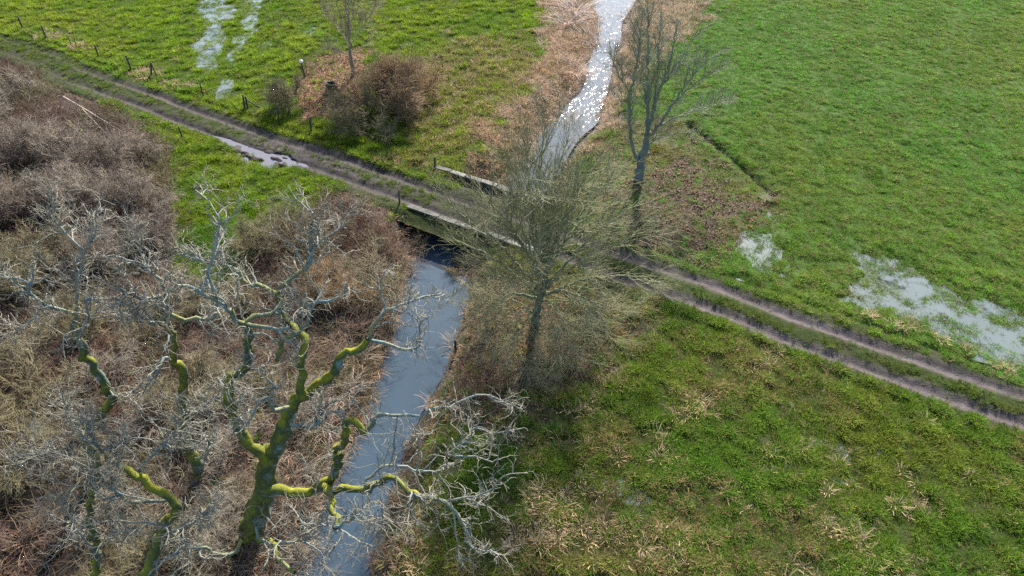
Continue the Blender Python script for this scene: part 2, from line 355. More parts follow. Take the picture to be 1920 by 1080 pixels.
def track_z(x, y, s, t):
    z = .10 + (fbm(x, y, .35, 1) - .5) * .16
    lf = smooth((s - 18) / 14)                          # the far end is grown over
    rut = np.exp(-((np.abs(t + (fbm(s, s * 0, .2, 4) - .5) * .3) - .86) / .30) ** 2)
    z = z - rut * (.05 + .10 * lf) + (vn(x, y, 3.5, 2) - .5) * .05 + (vn(x, y, 8, 3) - .5) * .03
    tread = (np.sin((s + np.abs(t + .38) * .8) * 2 * math.pi / .32) > 0) * np.exp(-((t - .42) / .16) ** 4)
    z = z + tread * .035 * (fbm(s, s * 0, .15, 9) > .42)
    pd = pud(x, y); z = z - pd * (.16 - .19 * smooth((fbm(x * .55 - y * .3, y * 1.6 + x * .8, 1.5, 14) - .56) / .08))
    return z - .3 * smooth((np.abs(t) - 1.75) / .75)
def surf_z(x, y):
    d, s, t = line_d(TCL, x, y); return np.maximum(ground_z(x, y), np.where(np.abs(t) < 2.5, track_z(x, y, s, t), -9))

def soft(poly, x, y, w=1.2, amp=1.6, sd=11): return smooth((poly_sd(poly, x, y) + (fbm(x, y, .6, sd) - .5) * 2 * amp + w * .5) / w)
class Zones:
    def __init__(s, x, y):
        x = np.asarray(x, float); y = np.asarray(y, float)
        s.scrub = soft(Z_SCRUB, x, y, 1, .9); s.scrub *= 1 - soft(Z_TRACKGRASS, x, y, .6, .5); s.dark = np.maximum(soft(Z_SHADE, x, y, 1, .8), soft(Z_SHADE2, x, y, 1, .6))
        s.lit = soft(Z_LITTER, x, y, 1.5, 1.5); s.lit2 = soft(Z_LIT2, x, y, 3, 3.4); s.lit3 = soft(Z_LIT3, x, y, 3, 2)
        s.bul = soft(Z_BANKUL, x, y, 1.5, 2); s.bur = soft(Z_BANKUR, x, y, 1.5, 1.8); s.olive = soft(Z_OLIVE, x, y, 2, 2.4)
        s.mid = soft(Z_MID, x, y, 3, 2); s.bdr = soft(Z_BANKDR, x, y, 2, 1)
        s.fl = flood(x, y); s.pud = pud(x, y); d, ss, t = line_d(TCL, x, y); s.t = t; s.s = ss
        s.sd, s.lv, _ = stream_d(x, y); s.ditch = np.exp(-(line_d(DITCH, x, y)[0] / .35) ** 2)
        s.near = (t < 0) & (x > -4) if TC[0][0] < TC[-1][0] else (t > 0) & (x > -4)
        s.far_r = (~s.near) & (s.sd > 2) & (x > 4)
def lerp(a, b, k): return a * (1 - k[:, None]) + np.asarray(b)[None] * k[:, None]
def ground_tint(x, y, z):
    n = fbm(x, y, .8, 20); c = np.tile(np.array([[.030, .042, .011]]), (len(x), 1))
    c = lerp(c, (.045, .042, .016), smooth((n - .45) / .25) * .7)
    c = lerp(c, (.05, .095, .016), z.far_r * .8); c = lerp(c, (.040, .058, .008), ((~z.near) & (x < 4) & (y > 34)) * .7)
    c = lerp(c, (.07, .05, .04), np.maximum(z.bdr, z.bur) * .7)
    c = lerp(c, (.16, .11, .075), z.bul * .7); c = lerp(c, (.075, .07, .03), z.olive * .8)
    c = lerp(c, (.06, .045, .032), z.lit2 * .9); c = lerp(c, (.075, .055, .04), z.lit3 * .85)
    c = lerp(c, (.15, .085, .05), z.lit); c = lerp(c, (.05, .037, .028), z.scrub); c = lerp(c, (.012, .010, .008), z.dark)  # last tint paints shade onto the thicket soil
    c = lerp(c, (.06, .055, .05), smooth((.8 - z.sd) / 1.2)); c = lerp(c, (.03, .028, .02), z.ditch * .9)
    c = lerp(c, (.07, .06, .05), z.pud); return c

# ------------------------------------------------------------------ ground sheet
def axis(a, b, st, far):
    c = np.arange(a, b + 1e-6, st); e = [st * 4, 6, 20, 80, 300, far]; o = np.cumsum(e)
    return np.r_[(a - o)[::-1], c, b + o]
gx = axis(-62, 62, .25, 2500); gy = axis(5, 86, .25, 2500)
XX, YY = np.meshgrid(gx, gy); xf, yf = XX.ravel(), YY.ravel()
xs, ys = np.clip(xf, -70, 70), np.clip(yf, 0, 95)
zg = ground_z(xs, ys)
inner = (np.abs(xf) < 75) & (yf > -5) & (yf < 100); zg = np.where(inner, zg, np.maximum(zg, -.1) * 0 + .08)
zo = Zones(xs, ys); nx, ny = len(gx), len(gy)
ii = np.arange(nx * ny).reshape(ny, nx)
F = np.stack([ii[:-1, :-1], ii[:-1, 1:], ii[1:, 1:], ii[1:, :-1]], -1).reshape(-1, 4)
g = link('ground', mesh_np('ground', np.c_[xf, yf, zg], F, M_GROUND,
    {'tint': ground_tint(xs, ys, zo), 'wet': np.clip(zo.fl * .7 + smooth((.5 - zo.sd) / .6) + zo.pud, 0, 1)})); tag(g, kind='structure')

# ------------------------------------------------------------------ track
ns, ntv = int(T_LEN / .11), 64
tc = cat_rom(TC, ns); tg = np.gradient(tc, axis=0); tg /= np.linalg.norm(tg, axis=1, keepdims=True); nr = np.c_[-tg[:, 1], tg[:, 0]]
tv = np.linspace(-2.5, 2.5, ntv); pt = tc[:, None, :] + nr[:, None, :] * tv[None, :, None]
px_, py_ = pt[..., 0].ravel(), pt[..., 1].ravel()
s_ = np.repeat(np.linspace(0, T_LEN, ns), ntv); t_ = np.tile(tv, ns)
zt = track_z(px_, py_, s_, t_)
rutk = np.exp(-((np.abs(t_ + (fbm(s_, s_ * 0, .2, 4) - .5) * .3) - .86) / .43) ** 4)
lf = smooth((s_ - 16) / 16); n1 = fbm(px_, py_, 1.2, 31)
s_pud = line_d(TCL, np.array([at(540, 290)[0]]), np.array([at(540, 290)[1]]))[1][0]
churn = np.exp(-((s_ - s_pud - 2) / 12) ** 2)
c = np.tile(np.array([[.032, .043, .013]]), (len(s_), 1))
c = lerp(c, (.05, .045, .028), smooth((n1 - .45) / .2) * .5)
mudk = rutk * (.25 + .75 * lf) * np.clip(.7 + n1 * .6, 0, 1)
mudk = np.maximum(mudk, (np.abs(t_) < 1.35) * churn * smooth((n1 - .33) / .15))
mudk = np.maximum(mudk, pud(px_, py_))
mud = lerp(np.tile(np.array([[.062, .049, .045]]), (len(s_), 1)), (.092, .076, .075), smooth((s_ - s_pud - 22) / 8)); mud = lerp(mud, (.034, .026, .026), np.clip(churn * 1.2, 0, 1))
mud = lerp(mud, (.06, .047, .044), smooth((fbm(s_ * .25, t_ * 2.2, 1.6, 40) - .5) / .2) * .7)
c = c * (1 - mudk[:, None]) + mud * mudk[:, None]
ii = np.arange(ns * ntv).reshape(ns, ntv); F = np.stack([ii[:-1, :-1], ii[1:, :-1], ii[1:, 1:], ii[:-1, 1:]], -1).reshape(-1, 4)
if True:
    F = F[:, ::-1] if tg[0, 0] > 0 and nr[0, 1] < 0 else F
tr = link('track', mesh_np('track', np.c_[px_, py_, zt], F, M_TRACK, {'tint': c, 'wet': np.clip(mudk * (.35 + churn * .6), 0, 1)})); tag(tr, kind='structure')

# ------------------------------------------------------------------ water
NS = 5
rows = [EL + (ER - EL) * k for k in np.linspace(-.04, 1.04, NS)]
V = np.stack(rows, 1); fine = []
V = V.reshape(-1, 3); V[:, 2] += .0
ii = np.arange(160 * NS).reshape(160, NS); F = np.stack([ii[:-1, :-1], ii[1:, :-1], ii[1:, 1:], ii[:-1, 1:]], -1).reshape(-1, 4)
rif = np.repeat(smooth((SCEN[:, 1] - 43) / 8), NS)
st = link('stream', mesh_np('stream', V, F, M_STREAM, {'riffle': rif})); tag(st, kind='structure')
def sheet(name, poly, z, mat, grow_=.6):
    p = np.array(poly); c = p.mean(0); d = p - c; p = c + d * (1 + grow_ / np.linalg.norm(d, axis=1, keepdims=True))
    me = bpy.data.meshes.new(name); me.from_pydata([(x, y, z) for x, y in p], [], [list(range(len(p)))]); me.materials.append(mat)
    o = link(name, me); return tag(o, kind='structure')
for k, p in enumerate(FL): sheet('flood_water', p, 0. if k < 8 else .02, M_FLOOD)
sheet('puddle', Z_PUD, .005, M_PUDDLE, .7)

# ------------------------------------------------------------------ bridge
A1, A2 = at(765, 385, .25)[:2], at(1000, 468, .25)[:2]      # downstream parapet
ax = (A2 - A1) / np.linalg.norm(A2 - A1); an = np.array([-ax[1], ax[0]])
if an[1] < 0: an = -an
B1 = at(818, 312, .25)[:2]
br = thing('bridge', 'low stone farm bridge carrying the muddy track over the stream', 'bridge', (A1[0], A1[1], 0))
LB = float(np.linalg.norm(A2 - A1)); WB = float(np.dot(B1 - A1, an)); SB = float(np.dot(B1 - A1, ax))
def boxv(u0, u1, v0, v1, z0, z1, rg=None, j=0.):
    q = []
    for z in (z0, z1):
        for u, v in ((u0, v0), (u1, v0), (u1, v1), (u0, v1)):
            e = rg.normal(0, j, 3) if rg is not None else (0, 0, 0)
            q.append((ax[0] * u + an[0] * v + e[0], ax[1] * u + an[1] * v + e[1], z + e[2]))
    return q, [(3, 2, 1, 0), (4, 5, 6, 7), (0, 1, 5, 4), (1, 2, 6, 5), (2, 3, 7, 6), (3, 0, 4, 7)]
def raw(name, V, F, mat, parent=None, bev=0):
    me = bpy.data.meshes.new(name); me.from_pydata([tuple(v) for v in V], [], F); me.materials.append(mat)
    o = link(name, me, parent)
    if bev: b = o.modifiers.new('bevel', 'BEVEL'); b.width = bev; b.segments = 2
    return o
rgb = np.random.default_rng(3)
# stream axis position along the bridge (where the channel crosses)
def cross_u(v):
    us = np.linspace(-2, LB + 3, 200); q = A1[None] + us[:, None] * ax + v * an
    d, _, _ = stream_d(q[:, 0], q[:, 1]); return us[np.argmin(d)]
for v, u0, nm in ((0., 0., 'near'), (WB, SB, 'far')):
    uc = cross_u(v); n = 8; L = LB + .6; s = L / n
    for i in range(n):
        q, f = boxv(u0 + i * s + .02, u0 + (i + 1) * s - .02, v - .17, v + .17, .20, .29, rgb, .022); raw('coping_stone', q, f, M_COPING, br, .012)
    q, f = boxv(u0, u0 + L, v - .15, v + .15, -.05, .198); raw('parapet', q, f, M_BRICK, br, .01)
    # spandrel wall with an arched opening
    ra = 1.95; pr = []; 
    top = -.052; bot = -2.0; spring = -.95; rise = .70
    arc = [(uc + ra * math.cos(a), spring + rise * math.sin(a)) for a in np.linspace(0, math.pi, 15)]
    out = [(u0 + L, bot), (u0 + L, top), (u0 - .3, top), (u0 - .3, bot), (uc - ra, bot)] + arc[::-1] + [(uc + ra, bot)]
    Vv, ff = [], []
    for w in (v - .17, v + .17):
        for u, z in out: Vv.append((ax[0] * u + an[0] * w, ax[1] * u + an[1] * w, z))
    m = len(out); ff = [list(range(m)), list(range(2 * m - 1, m - 1, -1))] + [[(i + 1) % m, i, i + m, (i + 1) % m + m] for i in range(m)]
    raw('spandrel_wall', Vv, ff, M_BRICK, br)
# vault between the two faces and the bed of the deck
ua, ub = cross_u(0), cross_u(WB); Vv = []
for w, uc in ((.17, ua), (WB - .17, ub)):
    for a in np.linspace(0, math.pi, 15):
        u, z = uc + 1.96 * math.cos(a), -.95 + .71 * math.sin(a); Vv.append((ax[0] * u + an[0] * w, ax[1] * u + an[1] * w, z))
    for u, z in ((uc - 1.76, -2.0),): pass
raw('vault', Vv, [(i, i + 1, i + 16, i + 15) for i in range(14)], M_BRICK, br)
q, f = boxv(-.3, LB + 1.6, .18, WB - .18, -.19, -.10); raw('deck', q, f, M_BRICK, br)

# ------------------------------------------------------------------ trees
def limb_obj(name, pts, r0, r1, mat, parent, n=None, sides=8, rg=None, kn=.06, pw=1.0):
    pts = np.asarray(pts); L = np.linalg.norm(np.diff(pts, axis=0), axis=1).sum(); n = n or max(6, int(L / .22))
    c = cat_rom(pts, n); r = r0 + (r1 - r0) * np.linspace(0, 1, n) ** pw
    if rg is not None:
        c[1:-1] += rg.normal(size=(n - 2, 3)) * np.minimum(r[1:-1], .05)[:, None] * .8; r = r * rg.uniform(1 - kn * 2, 1 + kn * 2, n)
    c = c - np.asarray(parent.location)[None] if parent else c
    V, F, a = tubes(c[None], r[None], sides + (3 if r0 > .1 else 0)); q = np.repeat(c, len(V) // len(c), 0)
    if rg is not None: V = q + (V - q) * (1 + rg.normal(size=(len(V), 1)) * .09)
    return link(name, mesh_np(name, V, F, mat, {'thick': a}), parent), c, r
def resamp(cs, rs, K=14):
    PP, RR = [], []
    for c, r in zip(cs, rs):
        PP.append(cat_rom(c, K)); RR.append(np.interp(np.linspace(0, 1, K), np.linspace(0, 1, len(r)), r))
    return np.array(PP), np.array(RR)
def split(Pp, Rr, K):                                 # cut long limbs down to K points keeping the ends
    i = np.linspace(0, Pp.shape[1] - 1, K).round().astype(int); return Pp[:, i], Rr[:, i]

def traced_tree(name, label, cat, base_px, Y0, limbs, mat, seed, counts, group=None, twig_r=(.035, .014, .008), trunk_first=1):
    """limbs: (pixel path, distance at its start, distance at its end, radius at start, radius at end)"""
    rg = np.random.default_rng(seed)
    b = at_y(*base_px, Y0); z = float(surf_z(np.array([b[0]]), np.array([b[1]]))[0])
    root = thing(name, label, cat, (b[0], b[1], z), 0, group); cs, rs = [], []
    for k, (path, y0, y1, r0, r1) in enumerate(limbs):
        yy = np.linspace(y0, y1, len(path)); pts = [at_y(p[0], p[1], Y) for p, Y in zip(path, yy)]; r0 = r0 * (.84 if k < trunk_first else .65); r1 = r1 * .8
        if k == 0: pts = [np.array([pts[0][0] - .1, pts[0][1] + .1, z - .3])] + pts
        o, c, r = limb_obj('trunk' if k < trunk_first else 'limb', pts, r0, r1, mat, root, rg=rg, sides=9 if r0 > .12 else 6)
        cs.append(c); rs.append(r)
    PP, RR = resamp(cs, rs, 16); sel = np.array([i for i in range(len(limbs)) if i >= trunk_first])
    n1, n2, n3 = counts
    a = grow(rg, PP[sel], RR[sel], n1, (.2, 1), (30, 75), (.7, 2.1), 8, .33, .08, twig_r[0], .4)
    a2 = grow(rg, PP[sel], RR[sel], n1 * 2, (.3, 1), (35, 80), (.3, 1.0), 6, .38, .12, twig_r[1] * 1.2, .4)
    b1 = grow(rg, *a, n2, (.15, 1), (25, 70), (.4, 1.1), 6, .34, .06, twig_r[1], .45)
    c1 = grow(rg, *b1, n3, (.2, 1), (25, 65), (.2, .6), 5, .30, .05, twig_r[2], .6)
    c2 = grow(rg, *a2, n3 // 2, (.2, 1), (25, 65), (.18, .5), 4, .30, .05, twig_r[2], .6)
    V, F, th = join_tubes([tubes(*a, 4), tubes(*a2, 3), tubes(*b1, 3), tubes(*c1, 3), tubes(*c2, 3)])
    tag(link('twigs', mesh_np('twigs', V, F, mat, {'thick': th}), root), kind='stuff')
    return root

OAK = [
 ([(446,1030),(470,990),(489,942),(497,900),(502,862),(525,822),(539,785),(543,762),(567,741),(593,722),(626,700),(641,671),(670,658),(689,637)], 14.5, 15.4, .58, .11),
 ([(689,637),(715,589),(741,578),(774,567),(798,557),(826,552)], 15.6, 16.2, .11, .03),
 ([(689,637),(718,642),(744,652),(770,656),(789,641),(786,611),(800,596)], 15.6, 15.2, .09, .025),
 ([(715,589),(722,573),(715,556),(718,515),(737,493)], 15.8, 16.6, .06, .02),
 ([(567,741),(563,689),(567,662),(572,637),(552,618),(537,607),(530,578),(522,552)], 14.8, 16.5, .22, .12),
 ([(522,552),(500,541),(470,533),(441,504),(411,496),(374,487),(341,476)], 16.5, 17.6, .13, .03),
 ([(522,552),(541,526),(574,500),(583,474),(585,422),(587,400)], 16.5, 17.6, .12, .05),
 ([(587,400),(570,386),(552,368),(540,348)], 17.6, 18.2, .05, .015),
 ([(587,400),(603,386),(622,374)], 17.6, 17.3, .04, .012),
 ([(574,500),(596,456),(619,441),(648,419),(650,400),(672,394)], 17, 17.8, .07, .015),
 ([(519,676),(526,641),(556,619),(583,589),(581,574),(593,567),(637,559),(652,530)], 15.2, 15.6, .13, .03),
 ([(503,868),(490,850),(467,830),(447,803),(431,773),(427,748),(431,722),(444,707),(463,689),(467,652),(470,626),(459,607)], 14.55, 15.2, .27, .14),
 ([(459,607),(437,600),(433,581),(407,559),(389,557),(367,541),(337,535),(320,528)], 15.2, 14.2, .12, .03),
 ([(459,607),(489,612),(522,619),(545,612)], 15.2, 14.8, .10, .05),
 ([(459,607),(478,589),(504,593),(522,581),(532,560)], 15.2, 16.0, .11, .06),
 ([(407,559),(392,520),(398,490),(410,440),(405,400),(385,375),(366,356)], 14.8, 16.2, .08, .02),
 ([(411,496),(409,460),(416,430),(440,400),(446,370)], 17.2, 18.0, .06, .015),
 ([(492,920),(520,917),(550,923),(577,922),(603,910),(623,897),(633,867),(632,843),(647,820),(648,797),(660,787),(673,800),(682,813)], 14.5, 13.2, .27, .12),
 ([(682,813),(693,800),(707,780),(722,777)], 13.2, 13.4, .13, .06),
 ([(603,912),(633,920),(653,915),(680,920),(700,913),(720,900),(740,897),(753,910),(777,923),(807,933),(833,943),(850,957),(873,987),(883,1027),(913,1033),(947,1043)], 13.6, 11.6, .20, .025),
 ([(850,957),(853,980),(858,1020),(858,1074)], 12.2, 11.4, .05, .02),
 ([(833,943),(867,933),(913,923),(933,900),(950,890),(990,887)], 12.3, 12.6, .06, .015),
 ([(680,920),(690,895),(730,873),(783,880),(820,883),(840,877),(840,853),(880,823),(887,803),(927,812),(980,803)], 13.2, 13.4, .08, .02),
 ([(840,853),(893,857),(930,863),(937,830)], 13.2, 13.1, .05, .015),
 ([(707,780),(730,780),(767,780),(800,772),(813,763),(850,763),(870,748),(917,740),(943,753),(980,767)], 13.4, 14.2, .08, .02),
 ([(730,873),(738,840),(742,800),(745,780)], 13.0, 12.6, .05, .025),
 ([(783,880),(785,845),(777,805),(768,790)], 12.8, 12.4, .045, .02),
 ([(610,918),(623,933),(622,953),(637,973),(627,988)], 13.6, 11.6, .17, .10),
 ([(627,988),(647,984),(660,972),(668,950)], 11.6, 11.2, .07, .04),
 ([(545,795),(560,800),(580,797),(605,783),(620,774),(648,778)], 14.4, 13.8, .09, .04),
 ([(470,1000),(487,1010),(513,1020),(523,1050),(553,1073)], 14.4, 12.2, .16, .09),
 ([(480,985),(500,1020),(577,1010),(570,983),(600,983),(647,997),(667,1013),(700,1027)], 13.8, 10.8, .08, .03),
 ([(700,1027),(713,1003),(717,960),(713,933)], 10.8, 10.4, .05, .02),
 ([(455,1010),(433,1040),(390,1030),(350,1022),(310,990),(273,980),(200,978),(150,985)], 13.6, 11.2, .11, .02),
 ([(350,1022),(320,1040),(283,1073),(260,1100)], 12.4, 11.2, .07, .04),
 ([(541,763),(520,768),(505,750),(490,745),(478,775),(455,805),(440,815)], 14.4, 12.8, .10, .025),
 ([(505,750),(515,725),(500,712),(498,690)], 13.6, 13.2, .06, .025),
]
traced_tree('oak_tree', 'large gnarled bare oak with bright moss on its limbs beside the lower stream', 'tree', (446, 1040), 14.6, OAK, M_OAK, 11, (210, 1000, 2300), twig_r=(.034, .0165, .009))
T2 = [
 ([(385,985),(376,930),(371,887),(368,860),(353,847),(343,803),(350,770),(340,740),(346,713),(340,693),(323,680)], 17, 17, .32, .17),
 ([(323,680),(327,650),(323,620),(313,590),(313,567),(307,533),(287,513),(273,497),(247,490),(217,480),(187,483)], 17, 17.8, .15, .025),
 ([(313,590),(287,607),(267,593),(250,580)], 17, 16.2, .11, .04),
 ([(313,575),(300,560),(267,560),(247,553),(225,540)], 17.2, 16.6, .10, .03),
 ([(320,590),(353,597),(380,600),(407,587),(400,550),(380,530)], 17, 17.4, .11, .04),
 ([(323,680),(308,672),(300,690),(285,712),(270,735)], 17, 16, .08, .03),
 ([(368,860),(385,850),(395,830),(385,820)], 16.8, 16.2, .12, .07),
 ([(350,770),(372,775),(395,752),(425,752)], 16.8, 16.2, .07, .04),
 ([(273,497),(262,470),(240,440),(238,405)], 17.6, 18.2, .05, .015),
]
traced_tree('mossy_tree', 'bare tree with a moss covered trunk left of the big oak', 'tree', (385, 985), 17, T2, M_OAK, 12, (80, 420, 950), twig_r=(.032, .016, .009))
T3 = [
 ([(190,1000),(178,950),(172,900),(166,845),(162,807),(190,777),(206,752),(198,717),(180,697),(160,670),(150,633),(138,610)], 16.6, 17.2, .30, .15),
 ([(138,610),(140,587),(117,583),(80,567),(57,547),(50,527),(20,520),(-15,512)], 17.2, 17.0, .11, .03),
 ([(150,633),(157,610),(167,593),(160,560),(187,560),(233,563),(262,575)], 17.2, 16.6, .09, .02),
 ([(140,587),(147,547),(147,520),(160,470),(177,443),(180,400),(185,370)], 17.3, 18.4, .10, .02),
 ([(160,470),(130,443),(110,427),(100,393),(97,360)], 18, 18.4, .06, .015),
 ([(198,717),(215,740),(250,735),(268,715)], 17, 16.4, .07, .03),
 ([(80,567),(60,600),(30,620),(-10,640)], 17, 16.2, .05, .02),
 ([(166,845),(145,800),(122,760),(118,735)], 16.8, 16, .07, .02),
]
traced_tree('lichen_tree', 'bare tree with pale lichen grey limbs at the left edge of the thicket', 'tree', (190, 1005), 16.6, T3, M_OAK, 13, (90, 480, 1050), twig_r=(.032, .016, .009))
T4 = [
 ([(270,1110),(300,1003),(330,960),(320,935),(290,915),(255,888),(235,880)], 12.4, 13.2, .26, .14),
 ([(255,888),(285,855),(315,825),(335,790),(330,745)], 13.2, 14, .08, .02),
 ([(320,935),(300,942),(260,940),(222,930),(210,905)], 13, 12.4, .10, .04),
 ([(235,880),(205,860),(190,845),(172,815),(168,790)], 13.2, 13.6, .12, .04),
 ([(190,845),(215,838),(232,830)], 13.4, 13.2, .07, .04),
 ([(222,930),(190,935),(175,905),(150,880),(108,868)], 12.4, 12.2, .06, .02),
 ([(300,1003),(350,985),(390,960),(420,930)], 12.6, 12.2, .06, .02),
]
traced_tree('leaning_tree', 'grey half dead leaning tree at the bottom edge left of the oak', 'tree', (270, 1110), 12.4, T4, M_OAK, 14, (70, 380, 850), twig_r=(.032, .016, .009))
T5 = [
 ([(178,1120),(180,1030),(167,967),(173,907),(185,870),(178,845)], 12.2, 12.8, .15, .09),
 ([(180,1030),(150,1000),(125,960),(100,930),(70,936)], 12.3, 11.8, .06, .02),
 ([(180,1030),(205,1010),(240,990),(262,1000)], 12.3, 11.8, .05, .02),
 ([(173,907),(150,880),(120,850),(60,850),(10,860)], 12.6, 12.6, .05, .015),
]
traced_tree('slim_tree', 'slim blue grey lichen stem rising at the bottom left of the thicket', 'tree', (178, 1125), 12.2, T5, M_OAK, 15, (45, 230, 500), twig_r=(.032, .016, .009))

def fan_tree(name, label, base_px, trunk, Y, stems, mat, seed, counts, lens, trs=(.12, 1), ups=(.25, .2, .12), wob=(.10, .12, .14), twr=(.022, .012, .0082)):
    rg = np.random.default_rng(seed); b = at(*base_px); z = float(surf_z(b[:1], b[1:2])[0])
    root = thing(name, label, 'tree', (b[0], b[1], z)); cs, rs = [], []
    for k, (path, y0, y1, r0, r1) in enumerate(trunk + stems):
        yy = np.linspace(y0, y1, len(path)) + Y; pts = [at_y(p[0], p[1], q) for p, q in zip(path, yy)]
        if k == 0: pts = [np.array([pts[0][0], pts[0][1], z - .3])] + [p for p in pts if p[2] > z + .1]
        o, c, r = limb_obj('trunk' if k < len(trunk) else 'limb', pts, r0, r1, mat, root, rg=rg, sides=8 if r0 > .09 else 5, kn=.03)
        cs.append(c); rs.append(r)
    PP, RR = resamp(cs[len(trunk):], rs[len(trunk):], 12); n1, n2, n3 = counts
    a = grow(rg, PP, RR, n1, trs or (.12, 1), (18, 55), lens[0], 6, wob[0], ups[0], twr[0], .4, .45 if not trs else .25)
    b1 = grow(rg, *a, n2, (.15, 1), (20, 50), lens[1], 5, wob[1], ups[1], twr[1], .5)
    c1 = grow(rg, *b1, n3, (.2, 1), (20, 50), lens[2], 4, wob[2], ups[2], twr[2], .6)
    V, F, th = join_tubes([tubes(*a, 3), tubes(*b1, 3), tubes(*c1, 3)])
    tag(link('twigs', mesh_np('twigs', V, F, mat, {'thick': th}), root), kind='stuff'); return root
rs_ = random.Random(4)
Yc = at(1000, 615)[1]
tips = [((1018,520),(985,255),1.5),((1020,510),(1022,235),.5),((1015,540),(955,300),-.5),((1022,500),(1062,262),2),((1024,505),(1105,300),-1.5),((1020,530),(1145,335),1.8),
        ((1018,540),(1180,385),.6),((1015,545),(1218,440),-1.6),((1012,555),(1205,520),-.6),((1008,575),(1165,580),1.2),((1018,520),(880,340),1.2),((1014,545),(850,385),-.4),
        ((1012,555),(862,450),.8),((1006,580),(880,530),-1.8),((1010,560),(915,575),.4),((1012,555),(1120,575),-1.8),((1020,515),(1000,330),-3.6),((1020,515),(1075,360),-3.4),((1018,520),(930,400),-3.2),
        ((1020,510),(1040,300),3.4),((1018,525),(1120,420),-3.4),((1016,530),(950,360),3.0),((1018,530),(1130,380),3.4),((1010,565),(1010,480),-3.8),((1008,575),(950,520),-3.0),((1008,575),(1090,510),-3.8),
        ((1006,592),(905,615),-.6),((1007,590),(1110,625),-1.0),((1004,600),(958,655),-1.6),((1005,598),(1060,650),-1.8),((1008,585),(1185,590),.4),((1006,590),(872,575),.6),((1004,605),(1020,640),-2.2),
        ((1010,570),(975,690),-3.2),((1012,565),(1035,690),-3.4),((1010,560),(930,670),-2.8),((1012,560),(1085,675),-2.8),((1010,570),(1004,705),-3.6),((1012,560),(1140,640),-2.0)]
stems = []
for (s, e, dy) in tips:
    m = ((s[0] * .52 + e[0] * .48) + rs_.uniform(-12, 12), s[1] * .52 + e[1] * .48 - 18)
    ex = (s[0] + (e[0] - s[0]) * 1.06, s[1] + (e[1] - s[1]) * 1.0); lowl = s[1] > 574 or e[1] > 630; q_ = rs_.uniform(512, 598); s = (1000 + (615 - q_) * .2, q_) if lowl else s; m = (m[0] + rs_.uniform(-22, 22) * lowl, m[1] + rs_.uniform(-22, 12) * lowl); stems.append(([s, m, ex], 0, dy, 0.022 if lowl else .085, .014))
fan_tree('bushy_tree', 'bushy bare olive green tree with dense fine twigs beside the bridge', (1000, 615),
    [([(1000,615),(1004,598),(1012,560),(1020,515),(1026,470),(1030,420),(1024,360)], 0, .3, .215, .05)], Yc, stems, M_GREENBARK, 21,
    (640, 4300, 11000), ((1.1, 2.5), (.7, 1.5), (.4, .9)), (.30, 1), ups=(.10, .08, .06))
Yr = at(1196, 341)[1]
stems_r = [([(1210,265),(1222,215),(1240,160),(1258,110),(1266,60)], 0, 1, .13, .02), ([(1212,258),(1216,190),(1215,120),(1216,40),(1212,-10)], 0, .5, .12, .02),
  ([(1210,262),(1235,235),(1262,195),(1282,165),(1330,110)], 0, -1, .11, .02), ([(1262,195),(1300,160),(1345,130),(1365,118)], -.5, -2, .05, .012),
  ([(1195,300),(1184,270),(1180,220),(1182,175),(1195,110),(1205,30)], -.2, -.6, .11, .02), ([(1182,175),(1160,140),(1145,100)], -.5, -1.5, .05, .012),
  ([(1180,220),(1160,180),(1140,170)], -.4, .8, .045, .012), ([(1222,215),(1232,150),(1236,80),(1240,20)], .2, 2, .07, .015),
  ([(1205,285),(1228,262),(1270,250),(1300,252)], 0, -1.4, .05, .012), ([(1216,190),(1200,140),(1190,80)], .3, 2.2, .06, .012),
  ([(1240,160),(1270,120),(1300,70),(1320,30)], .4, 1.8, .06, .012), ([(1235,235),(1280,215),(1330,200),(1360,190)], -.4, .8, .05, .012)]
fan_tree('riverside_tree', 'tall bare grey green tree forking low on the right bank above the bridge', (1196, 341),
    [([(1196,341),(1200,316),(1206,288),(1211,262)], 0, 0, .30, .2)], Yr, stems_r, M_RIVERBARK, 22, (200, 1350, 3400), ((.9, 2.2), (.6, 1.2), (.3, .7)), None, wob=(.14, .16, .16))
Ys = at(662, 146)[1]
stems_s = [([(657,95),(640,60),(615,30),(600,0)], 0, .6, .05, .012), ([(656,85),(680,50),(700,20),(712,-15)], 0, -.6, .05, .012), ([(655,70),(650,20),(645,-40)], 0, 1.2, .05, .012),
  ([(658,105),(640,95),(618,85)], 0, -1, .03, .01), ([(658,100),(678,88),(700,68)], 0, 1, .03, .01), ([(655,60),(665,10),(668,-40)], 0, -1.2, .05, .012), ([(655,75),(630,40),(622,-10)], 0, -.8, .04, .012)]
fan_tree('slender_tree', 'slender bare young tree standing in the orange leaf litter among round shrubs', (662, 146),
    [([(662,146),(660,120),(657,95),(655,60),(654,20),(652,-40)], 0, .2, .15, .03)], Ys, stems_s, M_BROWNBARK, 23, (120, 850, 2300), ((.8, 1.6), (.4, .9), (.3, .6)), None)

